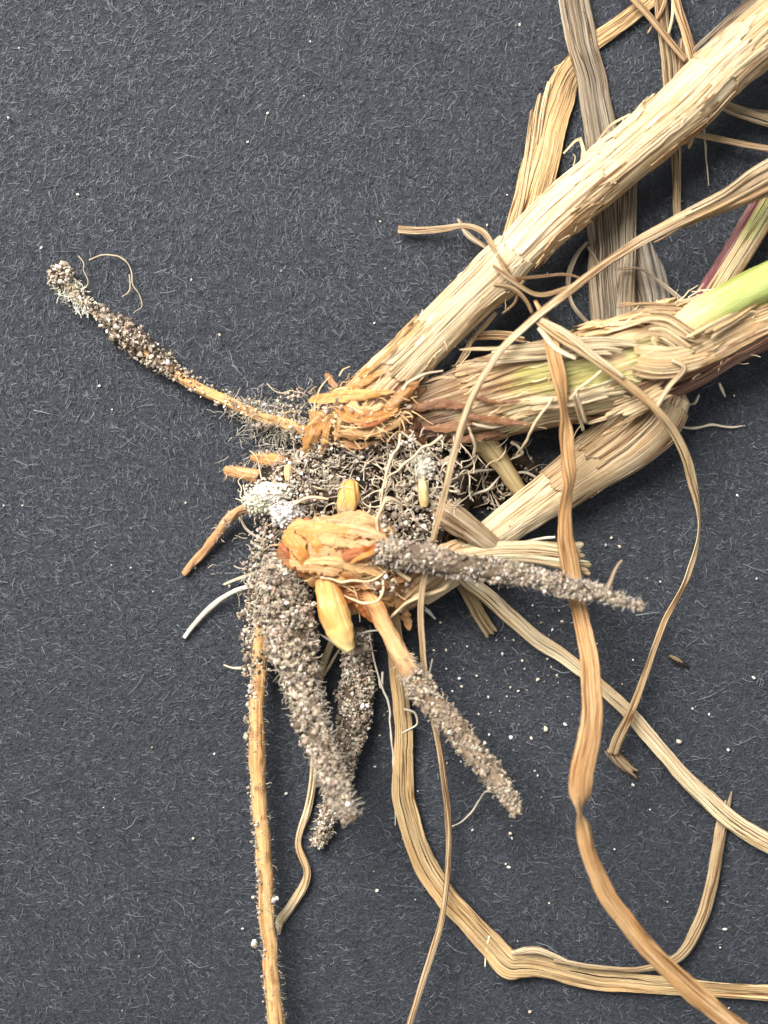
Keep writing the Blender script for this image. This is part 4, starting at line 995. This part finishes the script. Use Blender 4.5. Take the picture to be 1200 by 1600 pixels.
root([(352, 735, 40, 15), (372, 738, 42, 19), (400, 744, 46, 22), (440, 752, 50, 24)], (0.56, 0.30, 0.13), core=1, cdens=.02, prob=QP_GREY, t0=.5, hair=120)
root([(394, 714, 44, 12), (420, 718, 50, 20), (450, 724, 54, 22), (480, 732, 56, 20)], (0.58, 0.30, 0.10), core=1, cdens=.01, hair=120)
root([(452, 728, 76, 10), (450, 738, 80, 11), (451, 750, 78, 10)], (0.70, 0.48, 0.24), core=1)
root([(402, 790, 44, 16), (376, 798, 34, 15), (350, 822, 24, 15), (322, 858, 14, 13), (300, 882, 10, 11), (287, 896, 8, 9)], (0.46, 0.28, 0.14), core=1, cdens=.012, prob=QP_DARK, t1=.5, hair=90, hairlen=(4, 12), ht=(0, .6), label='short thin brown root pointing down left')
root([(455, 900, 70, 8), (430, 908, 50, 8), (400, 914, 34, 8), (365, 925, 22, 8), (330, 948, 14, 8), (305, 974, 10, 7), (288, 996, 7, 6)], (0.72, 0.70, 0.58), core=1, bump=.3, label='smooth fresh white root')
root([(445, 882, 60, 5), (400, 895, 36, 5), (370, 905, 22, 5), (350, 913, 12, 4)], (0.62, 0.56, 0.42), core=1, bump=.3)
root([(374, 806, 30, 4), (384, 826, 24, 4), (400, 838, 26, 4), (422, 846, 34, 4)], (0.66, 0.63, 0.55), core=1, bump=.2)

R4 = [(585, 862, 118, 50), (640, 868, 130, 49), (700, 880, 138, 46), (760, 890, 142, 40), (840, 905, 148, 35), (910, 922, 156, 32), (950, 932, 164, 24), (985, 943, 170, 15), (1008, 949, 172, 10)]
o = root(R4, MUD, core=.78, cdens=.12, size=(1.8, 4.0), prob=QP_GREY, label='thick grey sand-coated root sticking out to the right', hair=700, hairlen=(6, 14), hairw=1.3, haircol=(0.36, 0.31, 0.26), fluff=.08)
h = Each(o); threads(h, [[(945, 925, 164), (955, 905, 158), (968, 880, 152), (972, 876, 152)]], 8, MUDL, jit=2)
R5 = [(570, 918, 92, 28), (585, 945, 102, 32), (605, 985, 110, 32), (628, 1030, 116, 36), (655, 1072, 120, 42), (690, 1115, 124, 43), (730, 1162, 128, 39), (772, 1212, 134, 35), (797, 1248, 138, 27), (808, 1270, 140, 16)]
root(R5, RO, core=.84, cdens=.11, size=(1.8, 3.9), prob=QP_GREY * A_([1.6, 1.4, 1, 1, 1, 1.4, 1]), t0=.36, label='orange root turning sandy towards its blunt tip', hair=420, hairlen=(5, 14), ht=(.3, 1), hairw=1.3, fluff=.10,
     colfn=lambda th, t, px, py: mixc(mixc((0.62, 0.30, 0.10), (0.64, 0.40, 0.20), sst(0, .3, t)), MUDL, sst(.30, .42, t)))
R6 = [(440, 870, 72, 66), (444, 920, 84, 84), (452, 980, 92, 88), (462, 1040, 102, 76), (478, 1095, 118, 58), (496, 1150, 132, 46), (519, 1212, 150, 40), (538, 1258, 164, 34), (548, 1284, 170, 22)]
root(R6, (0.17, 0.13, 0.09), core=.74, cdens=.10, prob=QP_GREY * A_([1.4, 1.3, 1, 1.1, 1.3, 1.6, 1]), size=(2.4, 5.4), label='fat grey sand-coated root hanging down left', hair=1500, hairlen=(8, 22), hairw=1.3, haircol=(0.34, 0.29, 0.22), fluff=.12, bump=4)
R7 = [(562, 985, 46, 40), (559, 1030, 40, 54), (556, 1085, 38, 56), (550, 1140, 36, 50), (538, 1195, 30, 40), (522, 1245, 24, 32), (508, 1288, 19, 28), (496, 1322, 15, 18)]
root(R7, MUD, core=.72, cdens=.085, prob=QP_GREY * A_([1, 1.3, .8, 1.8, .8, 1, 2]), label='sandy root tucked behind the yellow bud', hair=500, hairlen=(6, 16), hairw=1.3, fluff=.15)
R8 = [(432, 900, 62, 26), (416, 955, 58, 26), (408, 1010, 54, 27), (404, 1070, 54, 26), (400, 1130, 54, 25), (404, 1220, 52, 25), (410, 1320, 52, 25), (417, 1420, 54, 25), (424, 1520, 56, 25), (433, 1620, 58, 26)]
o = root(R8, (0.60, 0.38, 0.17), core=1, bump=1.0, cdens=.018, prob=QP_PALE, size=(2, 4.2), depth=.1, fluff=.4, thmask=lambda t, th, r: np.cos(th) > 0.2 + r.normal(size=len(t)) * .25,
     label='long bare orange root running straight down', hair=900, hairlen=(4, 12), hairw=0.8, haircol=(0.30, 0.26, 0.20),
     colfn=lambda th, t, px, py: mixc((0.62, 0.39, 0.17), (0.30, 0.15, 0.06), .75 * sst(.35, .7, vn(px * .12, py * .09, 14))))
g = MB(); coat(g, [(440, 880, 60, 60), (410, 960, 50, 70), (402, 1020, 50, 60), (398, 1060, 50, 40)], .04, QP_GREY, (2.2, 4.4), .8, fluff=.4)
coat(g, [(440, 965, 50, 30), (400, 962, 44, 26), (372, 960, 38, 14)], .05, QP_GREY, (2.2, 4.2), .6, fluff=.3)
for (x, y) in ((398, 1401), (429, 1404), (398, 1475), (397, 1213), (396, 1263), (388, 1100), (384, 1122), (386, 1150)):
    q, s_, c_ = surf_grains(x, y, 3, 3, 52, 2, 3, QP_PALE, (4, 6), r); grains(g, q, s_, c_, r)
g.build('sand_coating', M_SAND, o, kind='stuff', smooth=False)
h = Each(o); threads(h, [[(410, 1040, 50), (385, 1044, 46), (365, 1044, 40), (348, 1038, 36)], [(425, 970, 60), (405, 985, 60), (392, 1005, 56), (385, 1020, 50)], [(432, 940, 70), (420, 975, 70), (418, 1010, 66)]], 5, (0.50, 0.41, 0.29), jit=2)

# fine root hairs beside the hanging leaf, and loose loops
m = Each(plant)
threads(m, [[(578, 985, 60), (584, 1030, 50), (592, 1055, 44), (606, 1100, 34), (612, 1150, 26), (615, 1210, 20), (617, 1290, 16)], [(598, 1050, 44), (596, 1075, 36), (592, 1060, 40)], [(560, 990, 60), (590, 985, 70), (600, 984, 74)], [(490, 985, 60), (512, 998, 60), (530, 1010, 58)]], 3.6, (0.58, 0.52, 0.44), jit=1.5)
threads(m, [[(780, 1236, 110), (755, 1240, 50), (742, 1262, 16), (725, 1282, 8), (700, 1294, 8)], [(630, 1108, 40), (650, 1115, 30), (652, 1130, 24), (640, 1138, 22), (628, 1145, 24)], [(676, 1030, 30), (668, 1060, 30)]], 3.6, (0.46, 0.40, 0.31), jit=1)
threads(m, [[(1056, 664, 30), (1085, 668, 12), (1110, 664, 9), (1135, 667, 7), (1164, 666, 6)], [(1124, 598, 30), (1128, 610, 20), (1133, 620, 14)], [(1092, 616, 44), (1085, 630, 34), (1072, 632, 28)]], 4.6, (0.66, 0.56, 0.42), jit=1)
threads(m, [[(1098, 180, 40), (1102, 230, 20), (1107, 290, 10)]], 3.6, (0.50, 0.44, 0.33), jit=.5)
threads(m, [[(662, 950, 40), (672, 958, 14), (680, 967, 8)]], 7, (0.78, 0.74, 0.64))
threads(m, [[(765, 1462, 20), (760, 1482, 14), (758, 1510, 9)]], 4, PALE)


# ================================================================== loose bits on the card
specks = [(418, 177, 6), (13, 184, 6), (475, 150, 4), (155, 603, 6), (343, 523, 5), (299, 437, 4), (64, 387, 5), (122, 304, 6), (387, 222, 5), (290, 786, 5), (6, 790, 4), (35, 790, 4), (305, 887, 5), (359, 916, 6),
  (335, 1178, 5), (447, 1240, 6), (302, 1310, 6), (586, 1198, 5), (588, 1077, 5), (593, 1149, 4), (688, 973, 5), (678, 1016, 6), (785, 1022, 7), (816, 1032, 6), (855, 1030, 5), (840, 1062, 7), (718, 1060, 7), (721, 1073, 6), (707, 1080, 5),
  (763, 1089, 5), (748, 1116, 6), (883, 1132, 6), (853, 1139, 7), (798, 1152, 7), (830, 1154, 7), (840, 1212, 5), (738, 1297, 6), (797, 1302, 9), (863, 984, 5), (878, 971, 5), (832, 946, 5), (810, 1080, 5), (764, 1148, 5), (653, 1236, 4),
  (745, 1056, 5), (1152, 774, 5), (968, 854, 6), (946, 852, 5), (1183, 904, 5), (1032, 909, 4), (1178, 1059, 8), (1082, 1107, 6), (1108, 1116, 4), (1061, 1159, 8), (1138, 1172, 5), (989, 1227, 6), (989, 1031, 5), (795, 1355, 7), (858, 1411, 5),
  (1133, 1452, 7), (828, 1581, 6), (960, 1327, 4), (589, 1391, 6), (379, 1451, 6), (1147, 618, 5), (594, 346, 5), (585, 505, 4), (761, 352, 4), (850, 389, 4), (290, 577, 7), (265, 553, 6), (800, 1310, 5), (790, 1350, 5), (1139, 1575, 4), (697, 1016, 4),
  (730, 1010, 4), (955, 840, 4), (1065, 700, 4), (485, 65, 4), (30, 75, 4), (720, 1190, 4), (870, 1055, 4), (905, 1000, 4)]
gm = []
r = np.random.default_rng(70)
for k in range(7):
    mbk = MB(); cc = A_([(0.82, 0.80, 0.72), (0.74, 0.72, 0.66), (0.68, 0.60, 0.46), (0.86, 0.85, 0.80), (0.60, 0.52, 0.40), (0.80, 0.78, 0.72), (0.78, 0.70, 0.55)])[k]
    grains(mbk, np.zeros((1, 3)), [1.0], cc[None], r)
    me = mbk.mesh('sand_grain'); me.materials.append(M_SAND); gm.append(me)
for k, (x, y, d) in enumerate(specks):
    o = bpy.data.objects.new('sand_grain', gm[k % 7]); col_.objects.link(o)
    o.location = P((x, y, 1.2 + d * .36)) * S
    o.scale = (d * .44 * r.uniform(.8, 1.2), d * .44 * r.uniform(.8, 1.2), d * .42); o.rotation_euler = (0, 0, r.uniform(0, 6.28))
    o['label'] = 'tiny pale sand grain lying loose on the black card'; o['category'] = 'grain'; o['group'] = 'loose sand grains on the card'
# finest dust
g = MB(); r = np.random.default_rng(71)
N = 210; x = np.concatenate([r.normal(800, 110, 110), r.uniform(20, 1180, 100)]); y = np.concatenate([r.normal(1070, 90, 110), r.uniform(20, 1580, 100)])
grains(g, P(np.stack([x, y, np.full(N, 2.2)], 1)), r.uniform(.8, 1.9, N), pickcol(N, QP_PALE, r), r)
o = g.build('sand_dust', M_SAND, kind='stuff'); o['label'] = 'fine pale dust scattered over the black card'; o['category'] = 'dust'
# little dark husk
m = MB()
tube(m, [(1045, 1026, 5, 3), (1054, 1030, 6, 9), (1064, 1036, 6, 10), (1076, 1042, 4, 2)], (0.03, 0.025, 0.02), nseg=14, ridge=.15, nridge=8, bump=.8)
husk = m.build('seed_husk', M_SOIL); husk['label'] = 'small dark seed husk lying on the black card'; husk['category'] = 'husk'
m = MB(); blade(m, [(1046, 1024, 10, 3), (1056, 1029, 12, 5), (1068, 1036, 11, 2)], (0.50, 0.40, 0.26), nx=5); m.build('husk_edge', M_BLADE, husk)

tot = sum(len(o.data.polygons) for o in bpy.data.objects if o.type == 'MESH')
print('objects', len(bpy.data.objects), 'faces', tot)
